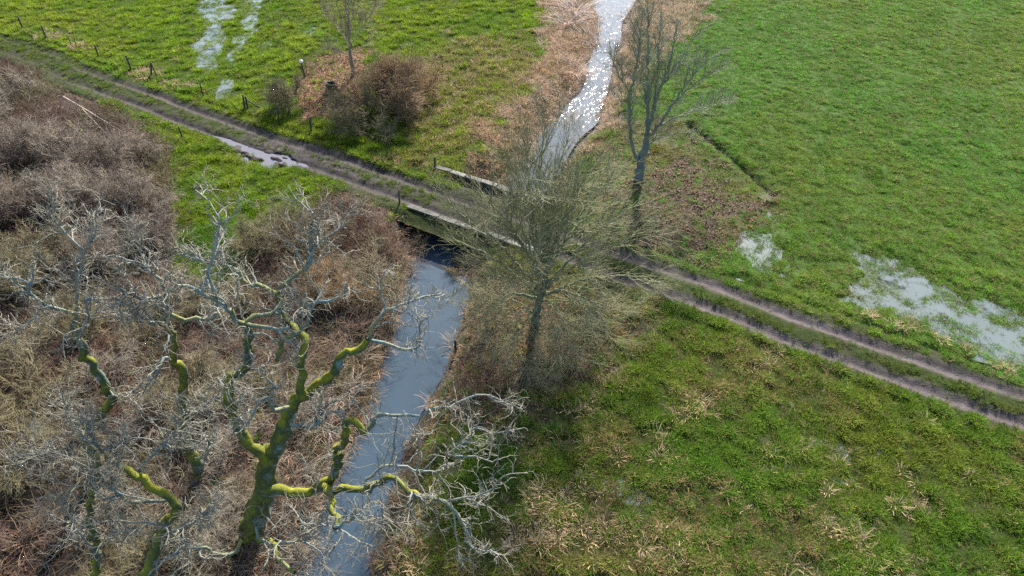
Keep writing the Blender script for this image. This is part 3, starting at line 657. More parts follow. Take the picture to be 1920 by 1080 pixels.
# ------------------------------------------------------------------ shrubs (one of each kind, then copies)
def shrub_proto(name, mat, seed, kind):
    rg = np.random.default_rng(seed); root = bpy.data.objects.new(name, None); kids = []
    if kind == 'dome': n0, tilt, l0, cnt = 11, (8, 62), (1.7, 2.5), ((190, 1300, 3600) if mat is not M_RUST else (260, 2000, 5600))
    elif kind == 'cane': n0, tilt, l0, cnt = 26, (20, 75), (1.6, 2.9), (170, 700, 1500)
    else: n0, tilt, l0, cnt = 13, (5, 58), (1.6, 2.8), (120, 520, 1100)
    th = np.radians(rg.uniform(*tilt, n0)); ph = rg.uniform(0, 2 * math.pi, n0)
    d = np.stack([np.sin(th) * np.cos(ph), np.sin(th) * np.sin(ph), np.cos(th)], 1)
    p = np.stack([np.cos(ph) * .25, np.sin(ph) * .25, ph * 0 - .15], 1) * rg.uniform(.4, 1, n0)[:, None]; p[:, 2] = -.15
    K = 8; st = rg.uniform(*l0, n0) / (K - 1); pts = [p]
    for i in range(K - 1):
        pts.append(pts[-1] + d * st[:, None]); d = d + rg.normal(size=d.shape) * .13
        d[:, 2] += {'dome': .05, 'cane': -.20, 'tangle': .0}[kind]; d /= np.linalg.norm(d, axis=1, keepdims=True)
    PP = np.stack(pts, 1); r0 = {'dome': .035, 'cane': .016, 'tangle': .03}[kind]
    RR = r0 * rg.uniform(.7, 1.3, n0)[:, None] * np.linspace(1, .35, K)[None]
    a = grow(rg, PP, RR, cnt[0], (.15, 1), (25, 60), (.6, 1.3), 5, .2, .1 if kind != 'cane' else -.05, r0 * .45, .5)
    b = grow(rg, *a, cnt[1], (.15, 1), (25, 60), (.35, .8), 4, .22, .06, .0085, .6)
    c = grow(rg, *b, cnt[2], (.2, 1), (25, 60), (.2, .5), 3, .2, .05, .0065, .7)
    ns_ = n0 if kind != 'cane' else 8
    for i in range(ns_):
        V, F, t = tubes(PP[i:i + 1], RR[i:i + 1], 5); o = bpy.data.objects.new('stem', mesh_np('stem', V, F, mat)); kids.append(o)
    lst = [tubes(*a, 3), tubes(*b, 3), tubes(*c, 3)] + ([tubes(PP[ns_:], RR[ns_:], 4)] if ns_ < n0 else [])
    V, F, t = join_tubes(lst); o = bpy.data.objects.new('twigs', mesh_np('twigs', V, F, mat)); o['kind'] = 'stuff'; kids.append(o)
    return root, kids
PROTO = {'willow': [shrub_proto('willow_shrub', M_WILLOW, 31, 'dome'), shrub_proto('willow_shrub', M_WILLOW, 32, 'dome')],
         'thorn': [shrub_proto('thorn_shrub', M_THORN, 33, 'dome'), shrub_proto('thorn_shrub', M_THORN, 34, 'tangle')],
         'bramble': [shrub_proto('bramble_bush', M_BRAMBLE, 35, 'cane')], 'rust': [shrub_proto('round_shrub', M_RUST, 36, 'dome')],
         'pale': [shrub_proto('dead_bush', M_PALE, 37, 'tangle'), shrub_proto('dead_bush', M_PALE, 38, 'cane')]}
rsh = random.Random(9)
def shrub(kind, px, py, w, h, label, group=None):
    root, kids = rsh.choice(PROTO[kind]); b = at(px, py); z = float(surf_z(b[:1], b[1:2])[0])
    r = root.copy(); COL.objects.link(r); r.location = (b[0], b[1], z); r.rotation_euler = (0, 0, rsh.uniform(0, 6.28))
    r.scale = (w / 1.9, w / 1.9, h / 2.6)
    tag(r, label, 'shrub' if kind != 'bramble' else 'bramble', group)
    for k in kids: c = k.copy(); COL.objects.link(c); c.parent = r
# the enclosure of shrubs above the track
shrub('rust', 740, 212, 3.3, 4.3, 'large rusty brown round shrub right of the slender tree')
shrub('rust', 760, 196, 2.7, 3.7, 'rusty shrub merging into the right side of the large round shrub')
shrub('thorn', 660, 242, 2.2, 2.8, 'dark olive shrub in front of the hollow stump by the track fence')
shrub('thorn', 704, 254, 1.8, 2.2, 'dark low shrub between the olive shrub and the rusty shrub')
shrub('thorn', 538, 210, 1.8, 2.6, 'small dark olive shrub right of the braced fence posts')
# by the track and the bridge
shrub('bramble', 668, 402, 1.6, 1.8, 'reddish bramble mound on the track verge left of the bridge')
shrub('bramble', 735, 455, 1.5, 1.4, 'reddish bramble trailing down the bank under the bridge end')
shrub('thorn', 690, 545, 2.3, 2.5, 'broad tan twiggy shrub on the left bank below the bridge')
shrub('thorn', 560, 480, 2.3, 2.6, 'olive tan shrub left of the bank shrub behind the oak crown')
shrub('rust', 625, 570, 2.0, 2.2, 'rust brown shrub between the two tan bank shrubs')
shrub('bramble', 640, 640, 1.9, 1.5, 'dark reddish bramble in the shade left of the stream')
shrub('thorn', 380, 760, 2.2, 2.2, 'olive shrub under the mossy tree left of the oak limbs')
shrub('thorn', 30, 880, 2.5, 3.0, 'dark olive shrub at the left edge in the lower corner')
shrub('pale', 45, 180, 2.2, 2.2, 'pale tangled dead bush beside the far end of the track')
shrub('bramble', 900, 478, 1.2, 1.0, 'small tan bramble overhanging the right end of the near bridge wall')
shrub('thorn', 772, 428, 1.0, 1.3, 'dark olive scrub at the left end of the near bridge wall')
shrub('bramble', 985, 684, 1.7, 1.0, 'low reddish twiggy growth at the foot of the bushy tree')
shrub('thorn', 1035, 672, 1.1, .8, 'low olive twiggy growth right of the bushy tree foot')
shrub('thorn', 860, 474, 1.0, 1.1, 'olive twigs growing against the middle of the near bridge wall')
shrub('bramble', 45, 1015, 1.8, 1.3, 'dark bramble over the shaded bare earth in the bottom left corner')
shrub('thorn', 478, 468, 1.7, 1.7, 'olive shrub overgrowing the lower right of the grass patch left of the bridge')
shrub('thorn', 525, 415, 1.3, 1.3, 'small olive shrub between the track puddle and the bank shrubs')
GRP = {'willow': 'willow shrubs of the left thicket', 'thorn': 'olive shrubs of the left thicket', 'bramble': 'brambles of the left thicket', 'pale': 'dead bushes of the left thicket'}
TH = '''willow|215|330|2.6|3.2|tall pinkish grey shrub at the thicket edge left of the grass patch and puddle
willow|120|310|2.6|3.0|pinkish grey shrub just below the lying poles in the upper thicket
willow|265|400|2.3|2.8|grey brown shrub touching the grass patch beside the oak's upper left twigs
willow|170|400|2.5|3.0|pinkish grey shrub in the middle of the upper thicket behind the lichen tree tips
willow|60|300|2.5|3.0|pinkish grey shrub in the upper thicket between the left edge and the poles
willow|255|300|1.9|2.0|low grey shrub at the thicket tip nearest the lone dark post
pale|-15|250|2.4|2.6|pale tangled dead bush at the left edge highest in the thicket
willow|-40|340|2.6|3.0|grey brown shrub cut by the left edge below the pale tangle
willow|95|390|2.3|2.6|grey brown shrub behind the top twigs of the lichen tree
pale|110|225|1.7|1.7|small pale dead bush beside the far end of the bleached pole
willow|290|460|2.0|2.3|grey shrub along the lower left side of the grass patch
willow|30|420|2.4|2.8|dull pinkish shrub near the left edge level with the lichen tree tips
thorn|90|500|2.2|2.4|olive shrub behind the left arm of the lichen tree
willow|190|500|2.2|2.4|grey brown shrub between the lichen tree and the mossy tree crowns
bramble|130|460|1.9|1.5|reddish bramble in the dark gap behind the lichen tree fork
bramble|280|540|1.8|1.4|reddish bramble behind the upper limbs of the mossy tree
thorn|20|560|2.3|2.6|olive shrub at the left edge under the lichen tree's longest limb
willow|-60|500|2.6|3|large grey shrub half cut off by the left edge halfway down
thorn|150|620|2.0|2.0|olive shrub right behind the lichen tree's main fork
bramble|230|600|1.9|1.4|reddish bramble between the lichen tree and the mossy tree trunks
pale|60|660|2.0|1.9|pale dead bush left of the lichen tree trunk
thorn|280|650|1.8|1.8|olive shrub beside the mossy tree's main fork
pale|190|720|1.9|1.7|pale tangle of stems around the bend of the lichen tree trunk
thorn|60|760|2.3|2.4|dark olive shrub left of the lower lichen tree trunk
bramble|350|640|1.9|1.4|reddish bramble between the mossy tree fork and the oak's left limb
pale|430|680|1.8|1.5|pale tangle directly behind the oak's left limb
bramble|540|690|1.8|1.3|reddish bramble behind the oak's central rising limb
thorn|480|760|1.7|1.5|low olive shrub framed by the oak's main fork
pale|300|780|1.8|1.5|pale tangle left of the mossy tree trunk
thorn|140|820|2.0|1.9|olive shrub left of the slim stem's top
pale|560|800|1.6|1.3|pale tangle on the bank right of the oak's main fork
pale|420|850|1.7|1.3|pale tangle between the mossy tree trunk and the oak trunk
pale|600|740|1.5|1.3|pale tangle behind the pinkish bank reeds
thorn|240|860|1.8|1.6|olive shrub behind the leaning tree's broken top
pale|330|930|1.7|1.4|pale tangle just right of the leaning tree trunk
pale|540|900|1.5|1.2|pale tangle under the oak's big horizontal mossy limb
thorn|-40|700|2.4|2.6|dark olive shrub cut by the left edge below the middle
thorn|-70|860|2.6|2.9|dark olive shrub mostly outside the left edge near the dark corner
pale|230|960|1.7|1.4|pale tangle between the slim stem and the leaning tree
pale|460|960|1.5|1.2|pale tangle round the foot of the oak trunk
pale|400|1040|1.6|1.3|pale tangle left of the oak foot at the bottom edge
thorn|300|1060|1.6|1.4|olive shrub in front of the leaning tree foot at the bottom edge
pale|560|1010|1.4|1.1|pale tangle between the oak foot and the water
thorn|200|1150|1.5|1.3|olive shrub cut by the bottom edge below the slim stem
pale|510|1100|1.4|1.1|pale tangle cut by the bottom edge below the oak's lowest limb
thorn|440|590|1.6|1.5|olive shrub behind the oak's left crown at the foot of the grass patch
bramble|420|620|1.5|1.1|low reddish bramble under the oak's left crown below the grass patch
thorn|360|590|1.6|1.5|olive shrub between the mossy tree crown and the grass patch
willow|330|570|1.6|1.6|small grey shrub above the mossy tree at the grass patch corner'''
for row in TH.split('\n'):
    k, x, y, w, h, lab = row.split('|'); shrub(k, float(x), float(y), float(w), float(h), lab, GRP[k])

# ------------------------------------------------------------------ posts, poles, stump
def post(base, top, r, mat, label, name='fence_post', group='posts of the track fence', extra=None):
    b = at(*base); z = float(surf_z(b[:1], b[1:2])[0]); t = at_y(*top, b[1]); t[2] += z * 1.0
    root = thing(name, label, 'post', (b[0], b[1], z), 0, group); r = r * 1.2
    n = 5; h = np.linspace(0, 1, n)[:, None]; L = np.array([0, 0, -.25]); e = t - np.array([b[0], b[1], z])
    e[2] = max(e[2], .5); c = L * (1 - h) + e * h; V, F, a = tubes(c[None], np.array([[r, r, r, r * .97, r * .93]]), 7)
    cap = len(V); V = np.r_[V, [e + np.array([.0, 0, r * .15])]]; last = np.arange(cap - 7, cap)
    Fc = np.stack([last, np.roll(last, -1), np.full(7, cap)], 1)
    link('shaft', mesh_np('shaft', V, [F, Fc], mat, smooth_=False), root)
    return root, e
post((44,56),(34,33),.065,M_POST,'dark fence post farthest up the track at the top left')
post((88,75),(78,50),.06,M_POST,'dark fence post second from the far end of the track')
post((137,91),(127,69),.028,M_POSTB,'thin brown stake leaning left of its shorter twin')
post((144,92),(140,74),.026,M_POSTB,'shorter thin brown stake right of the leaning stake')
post((186,110),(178,86),.055,M_POST,'dark fence post just right of the two thin stakes')
post((247,133),(237,107),.06,M_POST,'dark leaning fence post left of the A shaped braced post')
def strut(root, a, b, r, mat, name='brace'):
    c = np.stack([a, (a + b) / 2, b]); V, F, t = tubes(c[None], np.full((1, 3), r), 6); link(name, mesh_np(name, V, F, mat), root)
r, e = post((283,145),(284,120),.06,M_POST,'A shaped dark fence post with a brace left of the flood pool'); strut(r, e * .95, np.array([.45, .05, -.1]), .045, M_POST)
post((382,183),(375,157),.04,M_POST,'thin dark post below the tip of the flood pool')
r, e = post((460,208),(456,182),.06,M_POST,'left post of the braced pair beside the small dark shrub')
r, e = post((465,208),(461,184),.06,M_POST,'right post of the braced pair with a diagonal rail'); strut(r, e * .75, np.array([1.05, -.05, .05]), .045, M_POST)
post((523,229),(520,203),.045,M_POST,'dark fence post in front of the small dark shrub')
post((584,250),(581,222),.05,M_POST,'dark fence post below the gap between the two dark shrubs')
r, e = post((573,148),(565,118),.05,M_POST,'dark marker post with a white cap in the orange leaves','marker_post')
V, F, a = tubes(np.array([[e + [0, 0, -.02], e + [0, 0, .07], e + [0, 0, .15], e + [0, 0, .20]]]), np.array([[.10, .14, .12, .03]]), 10); link('cap', mesh_np('cap', V, F, M_WHITE), r)
post((576,141),(571,110),.02,M_POSTB,'thin stick just right of the white capped post')
post((345,264),(335,240),.05,M_POST,'lone dark post on the thicket side of the track left of the puddle')
post((726,298),(722,266),.022,M_POSTB,'thin bare stake on the track verge below the rusty shrub')
post((816,320),(815,296),.055,M_POST,'dark post at the left end of the far bridge parapet')
post((749,386),(748,358),.04,M_POSTB,'mossy stake at the left end of the near bridge parapet')
post((832,138),(828,112),.03,M_POSTB,'thin grey stick standing alone in the tussocky meadow')
post((798,197),(798,174),.03,M_POSTB,'grey stake at the right foot of the rusty round shrub')
post((852,630),(851,606),.05,M_POST,'dark stake at the water edge on the right bank below the bridge')
post((911,629),(911,599),.025,M_POSTB,'thin stake in the brown bank left of the bushy tree trunk')
def pole(a, b, r, mat, label, za=.12, zb=.12):
    a, b = at(*a), at(*b); zs = surf_z(np.array([a[0], b[0]]), np.array([a[1], b[1]])); a[2], b[2] = zs[0] + za, zs[1] + zb
    root = thing('timber_pole', label, 'pole', tuple(a), 0, 'poles lying at the thicket edge'); rg = np.random.default_rng(2)
    c = cat_rom(np.stack([a, (a + b) / 2 + [0, 0, .03], b]) - a, 8); c[1:-1] += rg.normal(size=(6, 3)) * .015
    V, F, t = tubes(c[None], np.linspace(r, r * .7, 8)[None], 7); link('log', mesh_np('log', V, F, mat), root)
pole((123,192),(234,258),.06,M_POLE,'long bleached pole lying along the thicket edge below the track', .35, .3)
pole((186,224),(231,249),.07,M_POLED,'shorter dark pole lying beside the bleached pole', .3, .28)
pole((160,218),(203,262),.035,M_POLE,'thin pale stick lying across the thicket edge below the poles', .4, .3)
b = at(624, 172); zb = float(surf_z(b[:1], b[1:2])[0])
stp = thing('tree_stump', 'dark hollow tree stump among the orange fallen leaves', 'stump', (b[0], b[1], zb))
rg = np.random.default_rng(8); ang = np.linspace(0, 2 * math.pi, 18, endpoint=False); wob = 1 + rg.normal(size=18) * .06; rim = .62 + rg.uniform(-.08, .10, 18)
prof = [(.52, -.1), (.44, .2), (.42, None), (.33, None), (.29, .25), (.27, .05)]; V = []
for q, h in prof: V += [(math.cos(a) * q * w, math.sin(a) * q * w, (m if h is None else h)) for a, w, m in zip(ang, wob, rim)]
F = [(i * 18 + j, i * 18 + (j + 1) % 18, (i + 1) * 18 + (j + 1) % 18, (i + 1) * 18 + j) for i in range(5) for j in range(18)] + [tuple(range(5 * 18, 6 * 18))]
raw('shell', V, F, M_STUMP, stp)

# ------------------------------------------------------------------ stuff: grass, dry grass, reeds, leaves, undergrowth
def blades(seed, n, spread, ln, wd, lean, curl, k=3):
    rg = np.random.default_rng(seed); ph = rg.uniform(0, 2 * math.pi, n); rr = spread * np.sqrt(rg.random(n))
    p0 = np.stack([rr * np.cos(ph), rr * np.sin(ph), np.full(n, -.04)], 1)
    ph2 = ph + rg.normal(size=n) * .8; tl = np.radians(rg.uniform(*lean, n)); L = rg.uniform(*ln, n)
    side = np.stack([-np.sin(ph2), np.cos(ph2), ph2 * 0], 1); V = []; cur = p0; t = tl.copy()
    w = rg.uniform(.7, 1.3, n) * wd; ws = np.linspace(1, .25, k)
    for i in range(k):
        V.append(np.stack([cur - side * (w * ws[i] / 2)[:, None], cur + side * (w * ws[i] / 2)[:, None]], 1))
        d = np.stack([np.sin(t) * np.cos(ph2), np.sin(t) * np.sin(ph2), np.cos(t)], 1); cur = cur + d * (L / (k - 1))[:, None]; t = t + np.radians(curl)
    V = np.stack(V, 1).reshape(n, k * 2, 3); base = np.arange(n)[:, None, None] * k * 2
    q = np.array([[2 * i, 2 * i + 1, 2 * i + 3, 2 * i + 2] for i in range(k - 1)])[None]
    return V.reshape(-1, 3), (base + q).reshape(-1, 4), (rg.random(n)[:, None] * .5 + np.repeat(np.linspace(0, .5, k), 2)[None]).ravel()
def tuft(name, mat, *a, **k):
    V, F, r = blades(*a, **k); o = bpy.data.objects.new(name, mesh_np(name, V, F, mat, {'rnd': r}, smooth_=False)); return o
def scatter(name, label_kind, pts, rot, scl, tint, idx, protos):
    me = bpy.data.meshes.new(name); n = len(pts); me.vertices.add(n); me.vertices.foreach_set('co', pts.astype(np.float32).ravel())
    me.attributes.new('rot', 'FLOAT_VECTOR', 'POINT').data.foreach_set('vector', rot.astype(np.float32).ravel())
    me.attributes.new('scl', 'FLOAT_VECTOR', 'POINT').data.foreach_set('vector', scl.astype(np.float32).ravel())
    me.attributes.new('tint', 'FLOAT_COLOR', 'POINT').data.foreach_set('color', np.c_[tint, np.ones(n)].astype(np.float32).ravel())
    me.attributes.new('idx', 'INT', 'POINT').data.foreach_set('value', idx.astype(np.int32))
    o = link(name, me); o['kind'] = 'stuff'
    pc = bpy.data.collections.new(name + ' sources')
    for i, p in enumerate(protos): p.name = '%s_%d' % (name, i); pc.objects.link(p)
    ng = bpy.data.node_groups.new(name, 'GeometryNodeTree')
    ng.interface.new_socket('Geometry', in_out='INPUT', socket_type='NodeSocketGeometry'); ng.interface.new_socket('Geometry', in_out='OUTPUT', socket_type='NodeSocketGeometry')
    gi, go = ng.nodes.new('NodeGroupInput'), ng.nodes.new('NodeGroupOutput')
    ci = ng.nodes.new('GeometryNodeCollectionInfo'); ci.inputs['Collection'].default_value = pc; ci.inputs['Separate Children'].default_value = True; ci.inputs['Reset Children'].default_value = True
    ip = ng.nodes.new('GeometryNodeInstanceOnPoints'); ip.inputs['Pick Instance'].default_value = True
    def na(nm, t):
        q = ng.nodes.new('GeometryNodeInputNamedAttribute'); q.data_type = t; q.inputs['Name'].default_value = nm; return q.outputs['Attribute']
    er = ng.nodes.new('FunctionNodeEulerToRotation'); L = ng.links.new
    L(gi.outputs[0], ip.inputs['Points']); L(ci.outputs[0], ip.inputs['Instance']); L(na('rot', 'FLOAT_VECTOR'), er.inputs[0]); L(er.outputs[0], ip.inputs['Rotation'])
    L(na('scl', 'FLOAT_VECTOR'), ip.inputs['Scale']); L(na('idx', 'INT'), ip.inputs['Instance Index']); L(ip.outputs[0], go.inputs[0])
    o.modifiers.new('scatter', 'NODES').node_group = ng; return o
RG = np.random.default_rng(77)
def sample(dens, xlim=(-60, 60), ylim=(8, 80)):
    n = int(dens * (xlim[1] - xlim[0]) * (ylim[1] - ylim[0])); x = RG.uniform(*xlim, n); y = RG.uniform(*ylim, n)
    u, v = to_px(x, y); m = (u > -330) & (u < 2250) & (v > -130) & (v < 1290); return x[m], y[m]
def emit(name, x, y, sc, scz, tint, idx, protos, tilt=.18, dz=0., zmin=None):
    z = surf_z(x, y) + dz
    if zmin is not None: z = np.where(zmin, np.maximum(z, -.03), z)
    rot = np.c_[RG.normal(0, tilt, len(x)), RG.normal(0, tilt, len(x)), RG.uniform(0, 6.28, len(x))]
    return scatter(name, '', np.c_[x, y, z], rot, np.c_[sc, sc, scz], tint, idx, protos)

# -- green grass
x, y = sample(84); z = Zones(x, y); dist = y
keep = RG.random(len(x)) < np.where(y > 45, .62 + .2 * (x > 8), 1.0)
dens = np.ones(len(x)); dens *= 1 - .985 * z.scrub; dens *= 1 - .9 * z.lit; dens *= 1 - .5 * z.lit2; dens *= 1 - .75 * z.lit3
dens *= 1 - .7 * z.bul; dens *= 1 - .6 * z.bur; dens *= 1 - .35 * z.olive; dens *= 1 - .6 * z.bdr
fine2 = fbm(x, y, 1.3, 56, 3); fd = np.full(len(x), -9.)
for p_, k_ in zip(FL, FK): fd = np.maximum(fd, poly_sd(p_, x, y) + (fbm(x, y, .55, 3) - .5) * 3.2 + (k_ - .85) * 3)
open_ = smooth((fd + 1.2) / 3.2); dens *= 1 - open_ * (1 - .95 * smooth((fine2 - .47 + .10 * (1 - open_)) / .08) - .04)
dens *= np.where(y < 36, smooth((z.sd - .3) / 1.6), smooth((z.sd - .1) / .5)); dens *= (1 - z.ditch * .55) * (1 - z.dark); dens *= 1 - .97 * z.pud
at_ = np.abs(z.t); rut = np.exp(-((np.abs(z.t + (fbm(z.s, z.s * 0, .2, 4) - .5) * .3) - .86) / .52) ** 4); lfk = smooth((z.s - 16) / 16)
ch = np.exp(-((z.s - s_pud) / 9) ** 2)
dens *= 1 - rut * (.5 + .5 * lfk); dens = np.where(at_ < 1.3, dens * (1 - .8 * ch), dens)
lump = fbm(x, y, 1.7, 51, 2); dens *= np.clip(.9 + (lump - .4) * 1.2, .75, 1)
m = keep & (RG.random(len(x)) < dens); x, y = x[m], y[m]; z = Zones(x, y); n = len(x); lump = lump[m]; lump = np.where(z.far_r & (y > 30), .47 + (lump - .47) * .55, lump)
big = fbm(x, y, .09, 60); mid_ = fbm(x, y, .45, 61); r1 = RG.random(n)
c = np.tile(np.array([[.105, .205, .018]]), (n, 1))
c = lerp(c, (.125, .285, .035), z.far_r * 1.0)
topl = (~z.near) & (x < 4) & (y > 34); c = lerp(c, (.17, .27, .012), topl * .9)
c = lerp(c, (.115, .20, .024), z.near * .85)
c = lerp(c, (.24, .24, .035), smooth((big - .46) / .2) * .26); c = lerp(c, (.22, .22, .03), smooth((fbm(x, y, .22, 66) - .48) / .14) * .2); c = lerp(c, (.065, .17, .012), smooth((mid_ - .5) / .2) * .45)
stw = np.clip(z.mid * .45 + z.near * .42 * smooth((fbm(x, y, .25, 63) - .38) / .25) + z.olive * .35 + z.bul * .75 + z.bur * .6 + z.lit3 * .3 + z.bdr * .4 + .05 + z.far_r * .09, 0, .9)
isst = r1 < stw; c = np.where(isst[:, None], np.array([[.27, .21, .10]]) * RG.uniform(.7, 1.15, n)[:, None], c)
ctr = np.abs(z.t) < 1.5; c = lerp(c, (.085, .12, .022), ctr * .7)
c = lerp(c, (.16, .15, .012), np.exp(-(((x - at(1275, 238)[0]) / 1.3) ** 2 + ((y - at(1275, 238)[1]) / 1.0) ** 2)) * .9)
c = lerp(c, (.15, .14, .012), np.exp(-(((x - at(1240, 290)[0]) / 1.2) ** 2 + ((y - at(1240, 290)[1]) / .9) ** 2)) * .9)
c *= RG.uniform(.6, 1.3, n)[:, None] * (.72 + .6 * lump[:, None]) * (1 + (RG.random((n, 3)) - .5) * .15)
sc = np.where(z.far_r, .56, .76) * RG.uniform(.7, 1.25, n) * (.68 + .75 * lump); sc = np.where(z.mid > .4, sc * 1.15, sc); sc = np.where(ctr, sc * .6, sc); sc = np.where(z.fl > .15, RG.uniform(.45, .85, n), sc)
scz = sc * np.where(z.far_r, .8, 1.0)
emit('grass', x, y, sc, scz, c, RG.integers(0, 4, n), [tuft('t', M_GRASS, 100 + i, 22, .14, (.16, .36), .026, (10, 65), 26) for i in range(4)], zmin=z.fl > .1, dz=np.where(z.fl > .1, 0, (lump - .45) * .22))

# -- straw coloured tussocks
x, y = sample(12); z = Zones(x, y)
SP = [(1080,935,1.1),(1030,975,1.7),(985,975,1.0),(1000,1020,1.4),(1075,1000,1.0),(970,1050,1.0),(1255,1025,1.1),(1230,1010,.6),(1290,770,.8),(1275,740,.5),(1430,385,.35),(1100,765,.7),(1060,830,.7),(1420,690,.8),(1640,1060,1.0),(1130,990,1.0),(1010,930,.6),
      (1640,596,.45),(1680,608,.5),(1720,622,.4),(1760,634,.35),(1820,655,.4),(1880,690,.5),(90,72,1.5),(140,90,1.2),(270,140,1.4),(325,165,1.2),(1150,720,.8),(1590,1000,.9),(1700,950,.8)]
dens = np.zeros(len(x))
for px, py, rr in SP:
    q = at(px, py); dens = np.maximum(dens, np.exp(-(((x - q[0]) / rr) ** 2 + ((y - q[1]) / (rr * .6)) ** 2)) * 1.0)
dens = np.maximum(dens, np.clip(z.mid * .2 + z.bul * .6 + z.bur * .4 + z.olive * .08 + z.bdr * .22 + z.near * .05 * smooth((fbm(x, y, .3, 70) - .45) / .15), 0, 1))
dens *= smooth((z.sd + .1) / .4) * (1 - z.scrub * .6) * (np.abs(z.t) > 1.8) * (1 - .6 * z.lit2)
m = RG.random(len(x)) < dens; x, y = x[m], y[m]; n = len(x); z = Zones(x, y)
c = np.array([[.50, .38, .24]]) * RG.uniform(.6, 1.2, n)[:, None]; c = lerp(c, (.46, .29, .19), z.bul * RG.random(n)); c = lerp(c, (.20, .15, .08), (z.olive + z.bdr).clip(0, 1) * .6)
sc = RG.uniform(.7, 1.35, n); emit('dry_grass', x, y, sc, sc, c, RG.integers(0, 3, n), [tuft('t', M_REED, 120 + i, 26, .20, (.22, .48), .022, (15, 80), 30) for i in range(3)], .25)

# -- fallen leaves
def leaf_mesh(seed):
    rg = np.random.default_rng(seed); V, F, A = [], [], []
    for i in range(7):
        p = rg.normal(0, .13, 3) * [1, 1, .12]; a = rg.uniform(0, 6.28); s = rg.uniform(.035, .065); tl = rg.normal(0, .35, 2)
        q = np.array([[0, -1, 0], [.55, -.2, .12], [.45, .5, .1], [0, 1.1, 0], [-.5, .45, .12], [-.55, -.25, .1]]) * s
        q[:, 2] += q[:, 0] * tl[0] + q[:, 1] * tl[1]; ca, sa = math.cos(a), math.sin(a)
        q = np.c_[q[:, 0] * ca - q[:, 1] * sa, q[:, 0] * sa + q[:, 1] * ca, q[:, 2]] + p
        F.append(np.arange(6) + 6 * i); V.append(q); A += [rg.random()] * 6
    return bpy.data.objects.new('l', mesh_np('l', np.concatenate(V), np.array(F), M_LEAF, {'rnd': np.array(A)}, smooth_=False))
x, y = sample(22); z = Zones(x, y)
dens = np.clip(z.lit * .8 + z.lit2 * .45 + z.lit3 * .45 + z.scrub * (.28 - .22 * z.dark) + z.bdr * .2 + z.olive * .15, 0, 1) * smooth((z.sd + .3) / .4) * (np.abs(z.t) > 1.9)
m = RG.random(len(x)) < dens; x, y = x[m], y[m]; z = Zones(x, y); n = len(x)
c = np.tile(np.array([[.17, .10, .065]]), (n, 1)); c = lerp(c, (.44, .20, .10), z.lit * RG.uniform(.4, 1, n)); c = lerp(c, (.40, .27, .20), z.lit * (RG.random(n) < .3) * .8)
c = lerp(c, (.13, .065, .05), z.lit2 * .8); c *= RG.uniform(.6, 1.3, n)[:, None]
sc = RG.uniform(.8, 1.4, n); emit('fallen_leaves', x, y, sc, sc, c, RG.integers(0, 3, n), [leaf_mesh(140 + i) for i in range(3)], .1, .05)

# -- undergrowth: arching dead stems over the thicket floor and the banks
def tangle(seed):
    rg = np.random.default_rng(seed); n = 26; p = np.c_[rg.normal(0, .35, (n, 2)), np.full(n, -.05)]
    th = np.radians(rg.uniform(15, 80, n)); ph = rg.uniform(0, 6.28, n); d = np.stack([np.sin(th) * np.cos(ph), np.sin(th) * np.sin(ph), np.cos(th)], 1); pts = [p]; L = rg.uniform(.6, 1.6, n) / 5
    for i in range(5): pts.append(pts[-1] + d * L[:, None]); d = d + rg.normal(size=d.shape) * .25; d[:, 2] -= .18; d /= np.linalg.norm(d, axis=1, keepdims=True)
    PP = np.stack(pts, 1); RR = np.full((n, 6), .0095) * np.linspace(1, .5, 6)[None]; b = grow(rg, PP, RR, 60, (.2, 1), (25, 60), (.2, .55), 4, .25, .05, .006, .7)
    V, F, t = join_tubes([tubes(PP, RR, 3), tubes(*b, 3)]); return bpy.data.objects.new('u', mesh_np('u', V, F, M_REED, {'rnd': rg.random(len(V)) * 0 + .5}))
x, y = sample(6, (-60, 12), (8, 66)); z = Zones(x, y)
dens = np.clip(z.scrub * (1 - .4 * z.dark) * .5 * smooth((fbm(x, y, .5, 83) - .34) / .14) + z.bdr * .12 + z.lit * .05, 0, 1) * smooth((z.sd - .1) / .4) * (np.abs(z.t) > 2.2)
m = RG.random(len(x)) < dens; x, y = x[m], y[m]; n = len(x); f1 = fbm(x, y, .22, 80)
c = np.tile(np.array([[.18, .135, .09]]), (n, 1)); c = lerp(c, (.18, .10, .075), smooth((f1 - .45) / .15)); c = lerp(c, (.24, .21, .09), smooth((.42 - f1) / .1) * .7)
c = lerp(c, (.30, .25, .185), (RG.random(n) < .3) * .8); c *= RG.uniform(.7, 1.25, n)[:, None]
sc = RG.uniform(.7, 1.3, n); emit('undergrowth', x, y, sc, sc * .9, c, RG.integers(0, 4, n), [tangle(160 + i) for i in range(4)], .2)

# -- reeds along the stream: clumps that stand out are things, the rest a bed
def reed(seed, n=70, h=(.7, 1.4), sp=.42): return blades(seed, n, sp, h, .022, (5, 55), 22, k=4)
RM = [mesh_np('stalks', *reed(180 + i)[:2], None, {'rnd': reed(180 + i)[2]}, smooth_=False) for i in range(3)]
def flatm(name, c1, c2):
    m, nt, b, o = nodes(name); r = N(nt, 'ShaderNodeAttribute', attribute_name='rnd')
    c = mixc(nt, r.outputs['Fac'], c1, c2); nt.links.new(c, b.inputs['Base Color']); b.inputs['Roughness'].default_value = .7
    t = N(nt, 'ShaderNodeBsdfTranslucent'); nt.links.new(c, t.inputs[0]); mx = N(nt, 'ShaderNodeMixShader'); mx.inputs[0].default_value = .3
    nt.links.new(b.outputs[0], mx.inputs[1]); nt.links.new(t.outputs[0], mx.inputs[2]); nt.links.new(mx.outputs[0], o.inputs[0]); return m
